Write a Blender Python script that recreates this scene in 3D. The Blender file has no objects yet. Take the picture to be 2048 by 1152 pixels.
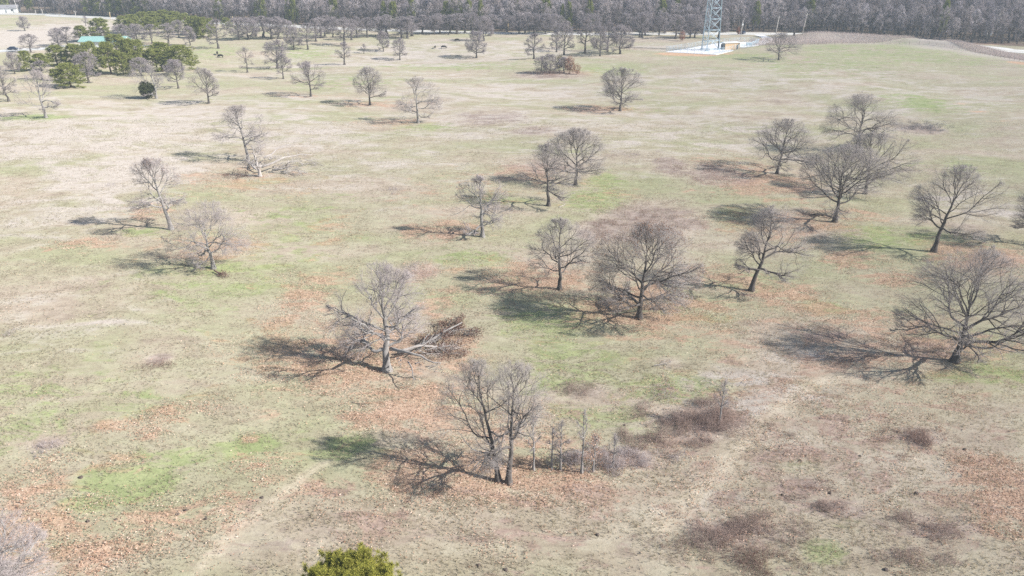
import bpy, math, random
import numpy as np

# ------------------------------------------------------------------ camera, sky, sun, exposure
SC = bpy.context.scene
COL = SC.collection
CAM_H, FPX = 48.0, 1600.0                     # drone height (m); focal length in pixels of a 2048 px wide frame
PITCH = math.atan(700.0 / FPX)
CP, SP = math.cos(PITCH), math.sin(PITCH)
cam_d = bpy.data.cameras.new('camera')
cam_d.sensor_width = 36.0
cam_d.lens = 36.0 * FPX / 2048.0
cam_d.clip_start, cam_d.clip_end = 0.5, 9000.0
cam = bpy.data.objects.new('camera', cam_d)
COL.objects.link(cam)
cam.location = (0, 0, CAM_H)
cam.rotation_euler = (math.pi / 2 - PITCH, 0, 0)
SC.camera = cam

SUN_EL, SUN_AZ = math.radians(35.0), math.radians(-16.0)     # azimuth from +X, counter-clockwise
sdir = (math.cos(SUN_EL) * math.cos(SUN_AZ), math.cos(SUN_EL) * math.sin(SUN_AZ), math.sin(SUN_EL))
world = bpy.data.worlds.new('World')
SC.world = world
world.use_nodes = True
nt = world.node_tree
bg = nt.nodes['Background']
sky = nt.nodes.new('ShaderNodeTexSky')
sky.sky_type = 'NISHITA'
sky.sun_disc = False
sky.sun_elevation = SUN_EL
sky.sun_rotation = math.atan2(sdir[0], sdir[1])
nt.links.new(sky.outputs[0], bg.inputs[0])
bg.inputs[1].default_value = 0.085
sun_d = bpy.data.lights.new('sun', 'SUN')
sun_d.energy = 4.7
sun_d.angle = math.radians(0.5)
sun_d.color = (1.0, 0.962, 0.915)
sun = bpy.data.objects.new('sun', sun_d)
COL.objects.link(sun)
sun.location = (sdir[0] * 200, sdir[1] * 200, sdir[2] * 200)
from mathutils import Vector
sun.rotation_euler = Vector(sdir).to_track_quat('Z', 'Y').to_euler()
SC.view_settings.view_transform = 'Standard'
SC.view_settings.look = 'None'
SC.view_settings.exposure = 0.62
SC.view_settings.gamma = 1.0
SC.view_settings.use_curve_mapping = False
SC.cycles.max_bounces = 6
SC.cycles.diffuse_bounces = 2
SC.cycles.volume_bounces = 1
SC.cycles.transparent_max_bounces = 8
SC.cycles.use_denoising = False

HAZE = 0.00026

# ------------------------------------------------------------------ terrain and projection
RIDGE_PX = [(120, 158), (207, 149), (300, 144), (400, 137), (520, 131), (683, 126), (850, 126), (1000, 124.5), (1100, 115), (1180, 104), (1250, 97)]


def flat(px, py):
    a = (px - 1024) / FPX
    b = (576 - py) / FPX
    t = CAM_H / (SP - b * CP)
    return a * t, (CP + b * SP) * t


RID = np.array([flat(*p) for p in RIDGE_PX])


ROADP = [(-700, 610), flat(0, 27.5), flat(120, 32), flat(240, 37), flat(480, 48), flat(735, 59), flat(1000, 66.5), flat(1250, 67.5), flat(1500, 67.5), flat(1640, 70), flat(1800, 80), flat(1985, 95), flat(2060, 102), (330, 350), (420, 290)]
RP = np.array(ROADP)


def hz(x, y):
    """terrain height, numpy arrays or floats"""
    x = np.asarray(x, float)
    y = np.asarray(y, float)
    h = 0.45 * np.sin(x / 23.0 + 0.7) * np.cos(y / 31.0) + 0.25 * np.sin(x / 11.0 + y / 17.0) + 0.5 * np.sin(y / 57.0 + x / 71.0)
    h *= np.clip((430 - y) / 80.0, 0, 1) * np.clip((y - 20) / 30, 0, 1)
    ry = np.interp(x, RID[:, 0], RID[:, 1])
    d = y - ry
    w = np.clip((x - RID[0, 0] + 10) / 30.0, 0, 1) * np.clip((RID[-1, 0] + 4 - x) / 25.0, 0, 1)

    def ss(a, b):
        t = np.clip((d - a) / (b - a), 0, 1)
        return t * t * (3 - 2 * t)
    e = y - (np.interp(x, RP[:, 0], RP[:, 1]) - 15.0)
    h = h + 2.7 * np.exp(-(e / 7.0) ** 2) * np.clip((x - 142) / 14.0, 0, 1) * np.clip((228 - x) / 14.0, 0, 1)
    h = h + w * (-2.9 * ss(0, 20) + 2.9 * ss(28, 75))
    return h


def H1(x, y):
    return float(hz(x, y))


def at(px, py, hidden=False):
    """ground point seen at a pixel of the photograph"""
    if hidden:
        x, y = flat(px, py)
        return Vector((x, y, H1(x, y)))
    a = (px - 1024) / FPX
    b = (576 - py) / FPX
    d = np.array((a, CP + b * SP, -SP + b * CP))
    t0 = (CAM_H - 6) / -d[2]
    t1 = (CAM_H + 8) / -d[2]
    ts = np.linspace(t0, t1, 400)
    z = CAM_H + ts * d[2] - hz(ts * d[0], ts * d[1])
    i = int(np.argmax(z <= 0))
    t = ts[i] if i == 0 else ts[i - 1] + (ts[i] - ts[i - 1]) * z[i - 1] / (z[i - 1] - z[i])
    return Vector((t * d[0], t * d[1], H1(t * d[0], t * d[1])))


def depth(p):
    return p[1] * CP - (p[2] - CAM_H) * SP


def height_to(p, ytop):
    """height above p that reaches the picture row ytop"""
    t = (576 - ytop) / FPX
    q = (t * p[1] * CP - p[1] * SP) / (CP + t * SP)
    return q + CAM_H - p[2]


# ------------------------------------------------------------------ numpy noise
def vnoise(x, y, seed=0):
    xi = np.floor(x).astype(np.int64)
    yi = np.floor(y).astype(np.int64)
    fx = x - xi
    fy = y - yi
    fx = fx * fx * (3 - 2 * fx)
    fy = fy * fy * (3 - 2 * fy)

    def hsh(a, b):
        n = (a * 374761393 + b * 668265263 + seed * 974711) & 0x7fffffff
        n = ((n ^ (n >> 13)) * 1274126177) & 0x7fffffff
        return ((n ^ (n >> 16)) & 0xffff) / 65535.0
    return (hsh(xi, yi) * (1 - fx) + hsh(xi + 1, yi) * fx) * (1 - fy) + (hsh(xi, yi + 1) * (1 - fx) + hsh(xi + 1, yi + 1) * fx) * fy


def fbm(x, y, seed=0, o=4):
    s = 0
    a = 0.5
    for k in range(o):
        s = s + a * vnoise(x * 2 ** k, y * 2 ** k, seed + k)
        a *= 0.5
    return s / (1 - 0.5 ** o)


# ------------------------------------------------------------------ mesh helpers
class MB:
    """collects faces as arrays and links them as ONE mesh object"""

    def __init__(s):
        s.v = []
        s.f = []
        s.n = 0

    def add(s, V, F, mat=0, smooth=True):
        V = np.asarray(V, float).reshape(-1, 3)
        F = np.asarray(F, np.int64)
        if len(F) == 0:
            return s
        s.v.append(V)
        s.f.append((F + s.n, mat, smooth))
        s.n += len(V)
        return s

    def mesh(s, name, mats):
        me = bpy.data.meshes.new(name)
        V = np.concatenate(s.v)
        me.vertices.add(len(V))
        me.vertices.foreach_set('co', V.astype(np.float32).ravel())
        nl = sum(f.size for f, _, _ in s.f)
        npoly = sum(len(f) for f, _, _ in s.f)
        me.loops.add(nl)
        me.polygons.add(npoly)
        me.loops.foreach_set('vertex_index', np.concatenate([f.ravel() for f, _, _ in s.f]).astype(np.int32))
        tot = np.concatenate([np.full(len(f), f.shape[1]) for f, _, _ in s.f])
        st = np.concatenate([[0], np.cumsum(tot)[:-1]])
        me.polygons.foreach_set('loop_start', st.astype(np.int32))
        me.polygons.foreach_set('material_index', np.concatenate([np.full(len(f), m) for f, m, _ in s.f]).astype(np.int32))
        me.polygons.foreach_set('use_smooth', np.concatenate([np.full(len(f), sm) for f, _, sm in s.f]).astype(bool))
        for m in (mats if isinstance(mats, (list, tuple)) else [mats]):
            me.materials.append(m)
        me.update(calc_edges=True)
        return me

    def build(s, name, mats, parent=None):
        o = bpy.data.objects.new(name, s.mesh(name, mats))
        COL.objects.link(o)
        o.parent = parent
        return o

    # shapes
    def box(s, c, size, rz=0.0, mat=0, bev=0.0):
        x, y, z = [q / 2 for q in size]
        V = np.array([(sx * x, sy * y, sz * z) for sz in (-1, 1) for sx, sy in ((-1, -1), (1, -1), (1, 1), (-1, 1))])
        ca, sa = math.cos(rz), math.sin(rz)
        V = np.stack([V[:, 0] * ca - V[:, 1] * sa, V[:, 0] * sa + V[:, 1] * ca, V[:, 2]], 1) + np.array(c)
        F = [(3, 2, 1, 0), (4, 5, 6, 7), (0, 1, 5, 4), (1, 2, 6, 5), (2, 3, 7, 6), (3, 0, 4, 7)]
        return s.add(V, F, mat, False)

    def bar(s, a, b, r, S=6, r2=None, mat=0):
        P = np.array([[a, b]], float)
        R = np.array([[r, r if r2 is None else r2]])
        return s.tubes(P, R, S, mat, cap=True)

    def tubes(s, P, R, S, mat=0, cap=False, tip=False):
        n, K, _ = P.shape
        T = np.empty_like(P)
        T[:, 1:-1] = P[:, 2:] - P[:, :-2]
        T[:, 0] = P[:, 1] - P[:, 0]
        T[:, -1] = P[:, -1] - P[:, -2]
        T /= np.linalg.norm(T, axis=2, keepdims=True) + 1e-9
        m = np.abs(T.mean(1))
        ref = np.where((m[:, 2] > 0.8)[:, None], np.array([[1.0, 0.13, 0]]), np.array([[0.1, 0.07, 1.0]]))[:, None, :]
        A = np.cross(T, ref)
        A /= np.linalg.norm(A, axis=2, keepdims=True) + 1e-9
        B = np.cross(T, A)
        an = np.arange(S) * 2 * math.pi / S
        ring = A[:, :, None, :] * np.cos(an)[None, None, :, None] + B[:, :, None, :] * np.sin(an)[None, None, :, None]
        KK = K - 1 if tip else K
        V = P[:, :KK, None, :] + ring[:, :KK] * R[:, :KK, None, None]
        base = (np.arange(n) * KK * S)[:, None, None]
        k = np.arange(KK - 1)[None, :, None]
        q = np.arange(S)[None, None, :]
        q2 = (q + 1) % S
        Fq = np.stack(np.broadcast_arrays(base + k * S + q, base + k * S + q2, base + (k + 1) * S + q2, base + (k + 1) * S + q), -1).reshape(-1, 4)
        V = V.reshape(-1, 3)
        if tip:
            nv = len(V)
            V = np.concatenate([V, P[:, -1]])
            b2 = (np.arange(n) * KK * S + (KK - 1) * S)[:, None]
            qq = np.arange(S)[None]
            Ft = np.stack(np.broadcast_arrays(b2 + qq, b2 + (qq + 1) % S, (nv + np.arange(n))[:, None]), -1).reshape(-1, 3)
            s.v.append(V)
            if len(Fq):
                s.f.append((Fq + s.n, mat, True))
            s.f.append((Ft + s.n, mat, True))
            s.n += len(V)
        else:
            s.v.append(V)
            s.f.append((Fq + s.n, mat, True))
            if cap:
                for e in (0, KK - 1):
                    idx = (np.arange(n) * KK * S + e * S)[:, None] + np.arange(S)[None]
                    s.f.append((((idx if e else idx[:, ::-1])) + s.n, mat, False))
            s.n += len(V)
        return s


def tag(o, label=None, cat=None, group=None, kind=None):
    if label:
        o['label'] = label
    if cat:
        o['category'] = cat
    if group:
        o['group'] = group
    if kind:
        o['kind'] = kind
    return o


def empty(name, loc, rz=0.0):
    o = bpy.data.objects.new(name, None)
    o.empty_display_size = 0.5
    COL.objects.link(o)
    o.location = loc
    o.rotation_euler = (0, 0, rz)
    return o


# ------------------------------------------------------------------ materials
def new_mat(name):
    m = bpy.data.materials.new(name)
    m.use_nodes = True
    t = m.node_tree
    for n in list(t.nodes):
        t.nodes.remove(n)
    out = t.nodes.new('ShaderNodeOutputMaterial')
    return m, t, out


def nd(t, typ, **kw):
    n = t.nodes.new(typ)
    for k, v in kw.items():
        if k.startswith('i_'):
            key = k[2:]
            n.inputs[int(key) if key.isdigit() else key].default_value = v
        else:
            setattr(n, k, v)
    return n


def ramp(t, src, stops):
    r = nd(t, 'ShaderNodeValToRGB')
    e = r.color_ramp.elements
    while len(e) < len(stops):
        e.new(0.5)
    for q, (p, c) in zip(e, stops):
        q.position = p
        q.color = (*c, 1) if len(c) == 3 else c
    t.links.new(src, r.inputs[0])
    return r.outputs[0]


def noise(t, scale, detail=4, rough=0.6, coord=None, dist=0.0):
    n = nd(t, 'ShaderNodeTexNoise')
    n.inputs['Scale'].default_value = scale
    n.inputs['Detail'].default_value = detail
    n.inputs['Roughness'].default_value = rough
    n.inputs['Distortion'].default_value = dist
    if coord is not None:
        t.links.new(coord, n.inputs['Vector'])
    return n.outputs[0]


def mth(t, op, a, b=None, clamp=False):
    n = nd(t, 'ShaderNodeMath', operation=op, use_clamp=clamp)
    for i, q in enumerate((a, b)):
        if q is None:
            continue
        if isinstance(q, (int, float)):
            n.inputs[i].default_value = q
        else:
            t.links.new(q, n.inputs[i])
    return n.outputs[0]


def mix(t, fac, a, b, blend='MIX'):
    n = nd(t, 'ShaderNodeMix', data_type='RGBA', blend_type=blend)
    for sock, q in ((n.inputs[0], fac), (n.inputs[6], a), (n.inputs[7], b)):
        if isinstance(q, (int, float)):
            sock.default_value = q
        elif isinstance(q, tuple):
            sock.default_value = (*q, 1)
        else:
            t.links.new(q, sock)
    return n.outputs[2]


def simple(name, col, rough=0.8, metal=0.0, var=0.25, scale=3.0):
    m, t, out = new_mat(name)
    p = nd(t, 'ShaderNodeBsdfPrincipled')
    c = nd(t, 'ShaderNodeTexCoord').outputs['Object']
    f = noise(t, scale, 5, 0.65, c)
    k = ramp(t, f, [(0.3, tuple(q * (1 - var) for q in col)), (0.7, tuple(min(1, q * (1 + var)) for q in col))])
    t.links.new(k, p.inputs['Base Color'])
    p.inputs['Roughness'].default_value = rough
    p.inputs['Metallic'].default_value = metal
    t.links.new(p.outputs[0], out.inputs[0])
    return m


def bark_mat(name, dark, light, scale=1.6):
    m, t, out = new_mat(name)
    c = nd(t, 'ShaderNodeTexCoord').outputs['Object']
    mp = nd(t, 'ShaderNodeMapping')
    mp.inputs['Scale'].default_value = (1, 1, 0.35)
    t.links.new(c, mp.inputs[0])
    f = noise(t, scale * 4, 6, 0.7, mp.outputs[0])
    g = noise(t, scale * 0.5, 3, 0.5, c)
    f = mth(t, 'ADD', mth(t, 'MULTIPLY', f, 0.6), mth(t, 'MULTIPLY', g, 0.4))
    k = ramp(t, f, [(0.36, dark), (0.62, light)])
    b = nd(t, 'ShaderNodeBsdfDiffuse')
    b.inputs['Roughness'].default_value = 0.8
    bp = nd(t, 'ShaderNodeBump')
    bp.inputs['Strength'].default_value = 0.6
    bp.inputs['Distance'].default_value = 0.05
    t.links.new(f, bp.inputs['Height'])
    t.links.new(bp.outputs[0], b.inputs['Normal'])
    t.links.new(k, b.inputs[0])
    t.links.new(b.outputs[0], out.inputs[0])
    return m


def island_mat(name, stops, trans=0.0, noise_scale=None):
    """leaf / blade / twig colour varying from piece to piece"""
    m, t, out = new_mat(name)
    g = nd(t, 'ShaderNodeNewGeometry')
    f = g.outputs['Random Per Island']
    if noise_scale:
        c = nd(t, 'ShaderNodeTexCoord').outputs['Object']
        f = mth(t, 'ADD', mth(t, 'MULTIPLY', f, 0.55), mth(t, 'MULTIPLY', noise(t, noise_scale, 3, 0.6, c), 0.45))
    k = ramp(t, f, stops)
    b = nd(t, 'ShaderNodeBsdfDiffuse')
    b.inputs['Roughness'].default_value = 0.6
    t.links.new(k, b.inputs[0])
    o = b.outputs[0]
    if trans:
        tr = nd(t, 'ShaderNodeBsdfTranslucent')
        t.links.new(k, tr.inputs[0])
        mx = nd(t, 'ShaderNodeMixShader')
        mx.inputs[0].default_value = trans
        t.links.new(o, mx.inputs[1])
        t.links.new(tr.outputs[0], mx.inputs[2])
        o = mx.outputs[0]
    t.links.new(o, out.inputs[0])
    return m


M = {}
M['bark'] = bark_mat('oak_bark', (0.065, 0.055, 0.05), (0.24, 0.215, 0.20))
M['bark_pale'] = bark_mat('lichen_grey_bark', (0.16, 0.14, 0.13), (0.47, 0.45, 0.43))
M['deadwood'] = bark_mat('bleached_dead_wood', (0.34, 0.30, 0.28), (0.62, 0.58, 0.55))
M['pinebark'] = bark_mat('pine_bark', (0.08, 0.055, 0.04), (0.20, 0.15, 0.12))
M['twig'] = island_mat('oak_twigs', [(0.0, (0.28, 0.25, 0.235)), (1.0, (0.54, 0.49, 0.465))])
M['twig_pale'] = island_mat('pale_oak_twigs', [(0.0, (0.30, 0.26, 0.25)), (1.0, (0.58, 0.52, 0.51))])
M['twig_far'] = island_mat('far_twigs', [(0.0, (0.24, 0.205, 0.21)), (1.0, (0.48, 0.43, 0.44))])
M['twig_wood'] = island_mat('woodland_twigs', [(0.0, (0.38, 0.35, 0.35)), (1.0, (0.66, 0.62, 0.62))])
_t = M['twig_wood'].node_tree
_oi = _t.nodes.new('ShaderNodeObjectInfo')
_b = next(n for n in _t.nodes if n.type == 'BSDF_DIFFUSE')
_k = _b.inputs[0].links[0].from_socket
_r = ramp(_t, _oi.outputs['Random'], [(0.0, (0.50, 0.44, 0.42)), (0.35, (0.80, 0.76, 0.80)), (0.7, (1.0, 0.93, 0.90)), (1.0, (1.2, 1.18, 1.22))])
_t.links.new(mix(_t, 1.0, _k, _r, 'MULTIPLY'), _b.inputs[0])
M['leaf_heap'] = island_mat('brown_leaf_heap', [(0.0, (0.10, 0.06, 0.05)), (0.7, (0.27, 0.17, 0.135)), (1.0, (0.42, 0.28, 0.22))], 0.15)
M['leaf'] = island_mat('dead_oak_leaves', [(0.0, (0.17, 0.085, 0.055)), (0.6, (0.34, 0.185, 0.11)), (1.0, (0.48, 0.30, 0.19))], 0.25)
M['litter'] = island_mat('fallen_leaf', [(0.0, (0.20, 0.12, 0.085)), (0.4, (0.46, 0.275, 0.185)), (0.8, (0.67, 0.445, 0.32)), (1.0, (0.88, 0.73, 0.62))], 0.1)
M['blade'] = island_mat('grass_blade', [(0.0, (0.30, 0.30, 0.16)), (0.3, (0.43, 0.38, 0.26)), (0.65, (0.56, 0.49, 0.38)), (1.0, (0.78, 0.70, 0.58))], 0.45, 0.09)
M['weed'] = island_mat('dead_weed', [(0.0, (0.46, 0.38, 0.35)), (1.0, (0.78, 0.69, 0.64))], 0.25)
M['brush'] = island_mat('brush_stem', [(0.0, (0.24, 0.17, 0.145)), (1.0, (0.52, 0.40, 0.345))])
M['brush_grey'] = island_mat('grey_brush_stem', [(0.0, (0.32, 0.27, 0.265)), (1.0, (0.62, 0.55, 0.54))])
M['brush_dark'] = island_mat('dark_brush_stem', [(0.0, (0.17, 0.11, 0.09)), (1.0, (0.42, 0.29, 0.24))])
M['brush_slate'] = island_mat('slate_brush_stem', [(0.0, (0.13, 0.125, 0.135)), (1.0, (0.30, 0.285, 0.29))])
M['needle'] = island_mat('pine_needles', [(0.0, (0.16, 0.19, 0.05)), (0.55, (0.30, 0.325, 0.095)), (1.0, (0.46, 0.46, 0.17))], 0.25)
M['needle_near'] = island_mat('yellow_pine_needles', [(0.0, (0.15, 0.175, 0.04)), (0.5, (0.38, 0.37, 0.075)), (1.0, (0.62, 0.57, 0.16))], 0.25)
M['cedar'] = island_mat('cedar_scales', [(0.0, (0.045, 0.06, 0.03)), (1.0, (0.15, 0.16, 0.08))], 0.1)
M['redleaf'] = island_mat('russet_leaves', [(0.0, (0.22, 0.09, 0.06)), (1.0, (0.46, 0.23, 0.15))], 0.25)
M['steel'] = simple('galvanised_steel', (0.46, 0.58, 0.66), 0.5, 0.2, 0.12)
M['cable'] = simple('dark_cable', (0.05, 0.055, 0.065), 0.6)
M['concrete'] = simple('pale_concrete', (0.62, 0.61, 0.58), 0.9, 0, 0.12, 0.4)
M['gravel'] = simple('white_gravel', (0.74, 0.74, 0.75), 0.95, 0, 0.18, 1.2)
M['tan'] = simple('tan_wall_panel', (0.60, 0.42, 0.25), 0.8, 0, 0.08)
M['white'] = simple('white_paint', (0.80, 0.80, 0.79), 0.6, 0, 0.04)
M['dark'] = simple('dark_grille', (0.06, 0.065, 0.07), 0.6)
M['greyunit'] = simple('grey_cabinet', (0.34, 0.36, 0.37), 0.5, 0.1, 0.1)
M['polewood'] = simple('weathered_pole', (0.42, 0.36, 0.29), 0.9, 0, 0.2)
M['polepale'] = simple('pale_pole', (0.62, 0.58, 0.53), 0.85, 0, 0.12)
M['poleyellow'] = simple('new_yellow_pole', (0.62, 0.47, 0.27), 0.85, 0, 0.12)
M['postwood'] = simple('fence_post', (0.22, 0.19, 0.16), 0.9)
M['teal'] = simple('teal_roof_sheet', (0.30, 0.50, 0.46), 0.5, 0.0, 0.08)
M['carblue'] = simple('dark_blue_car_paint', (0.02, 0.035, 0.075), 0.25, 0.2, 0.05)
M['glass'] = simple('car_glass', (0.03, 0.04, 0.05), 0.1)
M['tyre'] = simple('tyre_rubber', (0.02, 0.02, 0.02), 0.9)
M['hide'] = simple('black_hide', (0.015, 0.013, 0.012), 0.7)
M['roofgrey'] = simple('grey_shingles', (0.30, 0.29, 0.30), 0.9)
M['lamp_red'] = simple('red_lens', (0.4, 0.03, 0.02), 0.3)

# ------------------------------------------------------------------ ground masks (colour of the ground itself, from what grows or lies there)
GREEN = [(260, 970, 110, 45, 1), (200, 1005, 80, 28, 1), (345, 930, 90, 35, .9), (500, 900, 95, 24, .9), (590, 890, 60, 16, .8), (1350, 780, 130, 35, .8),
         (1200, 830, 120, 30, .6), (1150, 720, 100, 55, .6), (1290, 850, 80, 25, .7), (1985, 750, 80, 28, .8), (1640, 610, 60, 18, .8), (1190, 400, 60, 28, .9),
         (1215, 365, 40, 18, .8), (600, 430, 100, 60, .4), (540, 530, 130, 90, .45), (400, 570, 130, 60, .45), (1830, 205, 60, 18, .8), (1800, 105, 220, 22, .55),
         (1660, 135, 160, 18, .5), (70, 240, 70, 6, 1.2), (1200, 140, 90, 9, .6), (640, 255, 0.1, 1, 0), (1120, 770, 90, 35, .7), (700, 905, 90, 30, .7),
         (1490, 440, 60, 25, .7), (940, 520, 90, 25, .6), (1760, 475, 110, 25, .7), (1900, 330, 60, 15, .5), (1650, 1110, 50, 30, .8), (1690, 1060, 40, 20, .7), (870, 690, 60, 35, .6),
         (80, 850, 90, 40, .6), (430, 100, 50, 10, .5), (610, 99, 60, 6, .6), (900, 130, 180, 8, .5), (690, 165, 130, 12, .5), (1450, 112, 120, 6, .7), (440, 545, 60, 20, .8), (1010, 400, 70, 14, .6),
         (1100, 640, 120, 35, .7), (1620, 780, 40, 15, .5), (300, 470, 60, 12, .6), (520, 365, 60, 12, .6), (150, 820, 200, 90, .35), (560, 720, 80, 60, .4), (1900, 760, 60, 20, .6), (1600, 940, 50, 18, .6), (1750, 130, 90, 10, .4), (1900, 470, 60, 20, .4), (1420, 640, 60, 18, .6), (850, 250, 60, 8, .7), (1270, 215, 60, 8, .5)]
LITTER = [(690, 720, 190, 75, .9), (840, 810, 130, 55, .85), (890, 870, 90, 40, .7), (610, 600, 45, 45, .9), (630, 640, 30, 30, .6), (900, 700, 60, 60, .8), (1000, 950, 240, 45, 1), (850, 950, 120, 60, .9),
          (1000, 860, 130, 60, .6), (1200, 925, 90, 30, 1), (1010, 1000, 170, 25, .7), (1060, 560, 110, 35, .9), (1280, 620, 150, 55, .9), (870, 610, 35, 25, .7), (1960, 520, 110, 35, 1.0),
          (1700, 520, 70, 18, .8), (1560, 450, 130, 30, .8), (1530, 365, 110, 32, .9), (1470, 335, 80, 25, .7), (1590, 600, 80, 35, .9), (1440, 560, 100, 35, .7), (1990, 970, 100, 65, 1.1),
          (2010, 1050, 80, 50, .9), (60, 985, 80, 50, .9), (60, 1085, 130, 80, .9), (190, 1115, 130, 40, .9), (300, 1060, 80, 50, .8), (430, 1060, 70, 40, .7), (250, 935, 60, 18, .7), (300, 880, 40, 14, .8),
          (230, 862, 50, 14, .8), (90, 945, 60, 28, .7), (500, 890, 22, 10, 1), (450, 1010, 60, 30, .6), (540, 935, 60, 22, .7), (540, 975, 40, 14, .7), (170, 495, 60, 14, .8), (480, 362, 110, 26, .6),
          (665, 465, 40, 35, .5), (300, 432, 45, 16, .8), (600, 392, 30, 18, .4), (430, 505, 100, 35, .7), (840, 545, 40, 20, .8), (640, 560, 90, 30, .4), (900, 600, 30, 20, .5), (1190, 213, 70, 9, 1),
          (740, 206, 90, 7, .7), (780, 241, 70, 9, .6), (600, 191, 70, 5, .5), (880, 465, 80, 22, .9), (1060, 345, 70, 22, .8), (1600, 850, 360, 170, .45), (1350, 640, 220, 55, .5), (1720, 640, 170, 40, .6),
          (1850, 690, 160, 40, .8), (1750, 720, 200, 40, .7), (1130, 145, 60, 5, .8), (950, 77, 0.1, 1, 0), (790, 121, 50, 4, .8), (1690, 430, 90, 20, .6), (1800, 560, 60, 16, .9), (380, 830, 60, 15, .6), (350, 840, 50, 20, .6),
          (920, 540, 40, 14, .6), (1290, 1000, 160, 60, .45), (1050, 1080, 160, 50, .35), (760, 1050, 90, 60, .4), (620, 1000, 60, 40, .5), (1210, 390, 80, 30, .3), (950, 380, 120, 40, .35), (740, 840, 60, 20, .8), (1880, 1000, 60, 40, .6), (560, 660, 60, 14, .5)]
STRAW = [(1300, 250, 420, 60, .42), (1750, 180, 300, 60, .36), (1000, 240, 250, 40, .45), (1650, 350, 120, 40, .3), (750, 330, 250, 50, .3), (1450, 160, 300, 25, .4), (1950, 400, 120, 60, .35), (250, 350, 140, 45, .8), (150, 420, 180, 60, .5), (300, 250, 380, 60, .6), (150, 290, 250, 40, .7), (600, 270, 200, 40, .5), (80, 70, 150, 30, .9), (900, 100, 300, 22, .5), (700, 150, 350, 10, .4), (1000, 180, 300, 20, .5), (1480, 760, 120, 18, .8),
         (1600, 790, 80, 22, .7), (100, 650, 180, 90, .3), (1580, 720, 70, 14, .4), (1040, 265, 160, 20, .4), (1480, 800, 60, 60, .5), (700, 128, 320, 4, .8), (1480, 830, 80, 30, .6), (1440, 1000, 90, 60, .3), (500, 200, 500, 12, .4), (1330, 95, 90, 8, .5), (1900, 170, 150, 30, .2)]
BRUSHM = [(1620, 920, 430, 200, .46), (1000, 1060, 420, 90, .42), (600, 1060, 220, 90, .4), (1150, 985, 200, 50, .3), (1350, 1000, 160, 90, .4), (1400, 845, 110, 38, 1), (1270, 920, 90, 22, .8), (1840, 880, 50, 20, 1), (1165, 782, 50, 18, .9), (1500, 1060, 130, 40, .6), (1600, 975, 50, 18, .8), (1680, 1025, 70, 20, .8), (1300, 440, 100, 32, 1),
          (1210, 465, 60, 22, 1), (980, 235, 75, 15, .7), (1075, 262, 45, 8, .8), (1430, 350, 60, 20, .9), (1345, 335, 35, 20, .8), (320, 732, 26, 10, .9), (100, 892, 38, 14, .8), (1840, 253, 45, 9, 1), (860, 200, 60, 12, .4), (1090, 330, 90, 20, .6),
          (1340, 730, 30, 14, .5), (850, 700, 80, 30, .5), (1260, 310, 70, 12, .4), (1100, 148, 70, 6, .9), (1310, 80, 80, 6, .5), (1560, 1080, 200, 60, .4), (1870, 1060, 90, 30, .7), (840, 545, 40, 16, .7), (1760, 145, 120, 14, .25), (1560, 200, 60, 12, .4), (1500, 230, 100, 14, .3), (1640, 670, 60, 12, .5), (1930, 460, 60, 20, .5), (1830, 700, 70, 16, .7)]
BARE = [(1375, 109, 60, 3.5, 1.2), (1440, 106, 60, 4, .5), (1960, 225, 35, 3, .45), (1925, 208, 30, 3, .4), (2000, 243, 50, 3, .4), (2040, 128, 20, 5, .8), (1900, 78, 60, 3, .6), (1990, 87, 50, 2.5, .8)]
DARKM = [(1850, 77, 60, 3.5, .7), (1960, 83, 90, 5, 1.1), (2030, 88, 40, 4, 1), (1900, 75, 60, 3, .8)]
WEEDM = [(1700, 80, 180, 7, 1), (1890, 92, 70, 8, 1), (1980, 106, 60, 10, 1), (2048, 118, 50, 8, 1), (1560, 82, 60, 5, .7)]
TRAILS = [[(395, 1152), (440, 1105), (500, 1050), (560, 1005), (610, 965), (650, 935)], [(1390, 990), (1460, 920), (1530, 850), (1590, 795), (1650, 765), (1720, 755)], [(1320, 1060), (1390, 990)]]


def soft(X, Y, ells):
    out = np.zeros_like(X)
    for cx, cy, rx, ry, s in ells:
        if s <= 0:
            continue
        x, y = flat(cx, cy)
        _, ya = flat(cx, cy - ry)
        _, yb = flat(cx, cy + ry)
        wx = rx * (y * CP + CAM_H * SP) / FPX
        wy = (ya - yb) / 2
        sel = (np.abs(X - x) < 2.2 * wx) & (np.abs(Y - y) < 2.2 * wy)
        d2 = ((X[sel] - x) / wx) ** 2 + ((Y[sel] - y) / wy) ** 2
        v = s * np.exp(-0.7 * d2 * d2 * 0.6 - 0.25 * d2)
        out[sel] = np.maximum(out[sel], v)
    return out


def polydist(X, Y, pts):
    d = np.full(X.shape, 1e9)
    for (x0, y0), (x1, y1) in zip(pts[:-1], pts[1:]):
        dx, dy = x1 - x0, y1 - y0
        t = np.clip(((X - x0) * dx + (Y - y0) * dy) / (dx * dx + dy * dy), 0, 1)
        d = np.minimum(d, np.hypot(X - x0 - t * dx, Y - y0 - t * dy))
    return d


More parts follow.
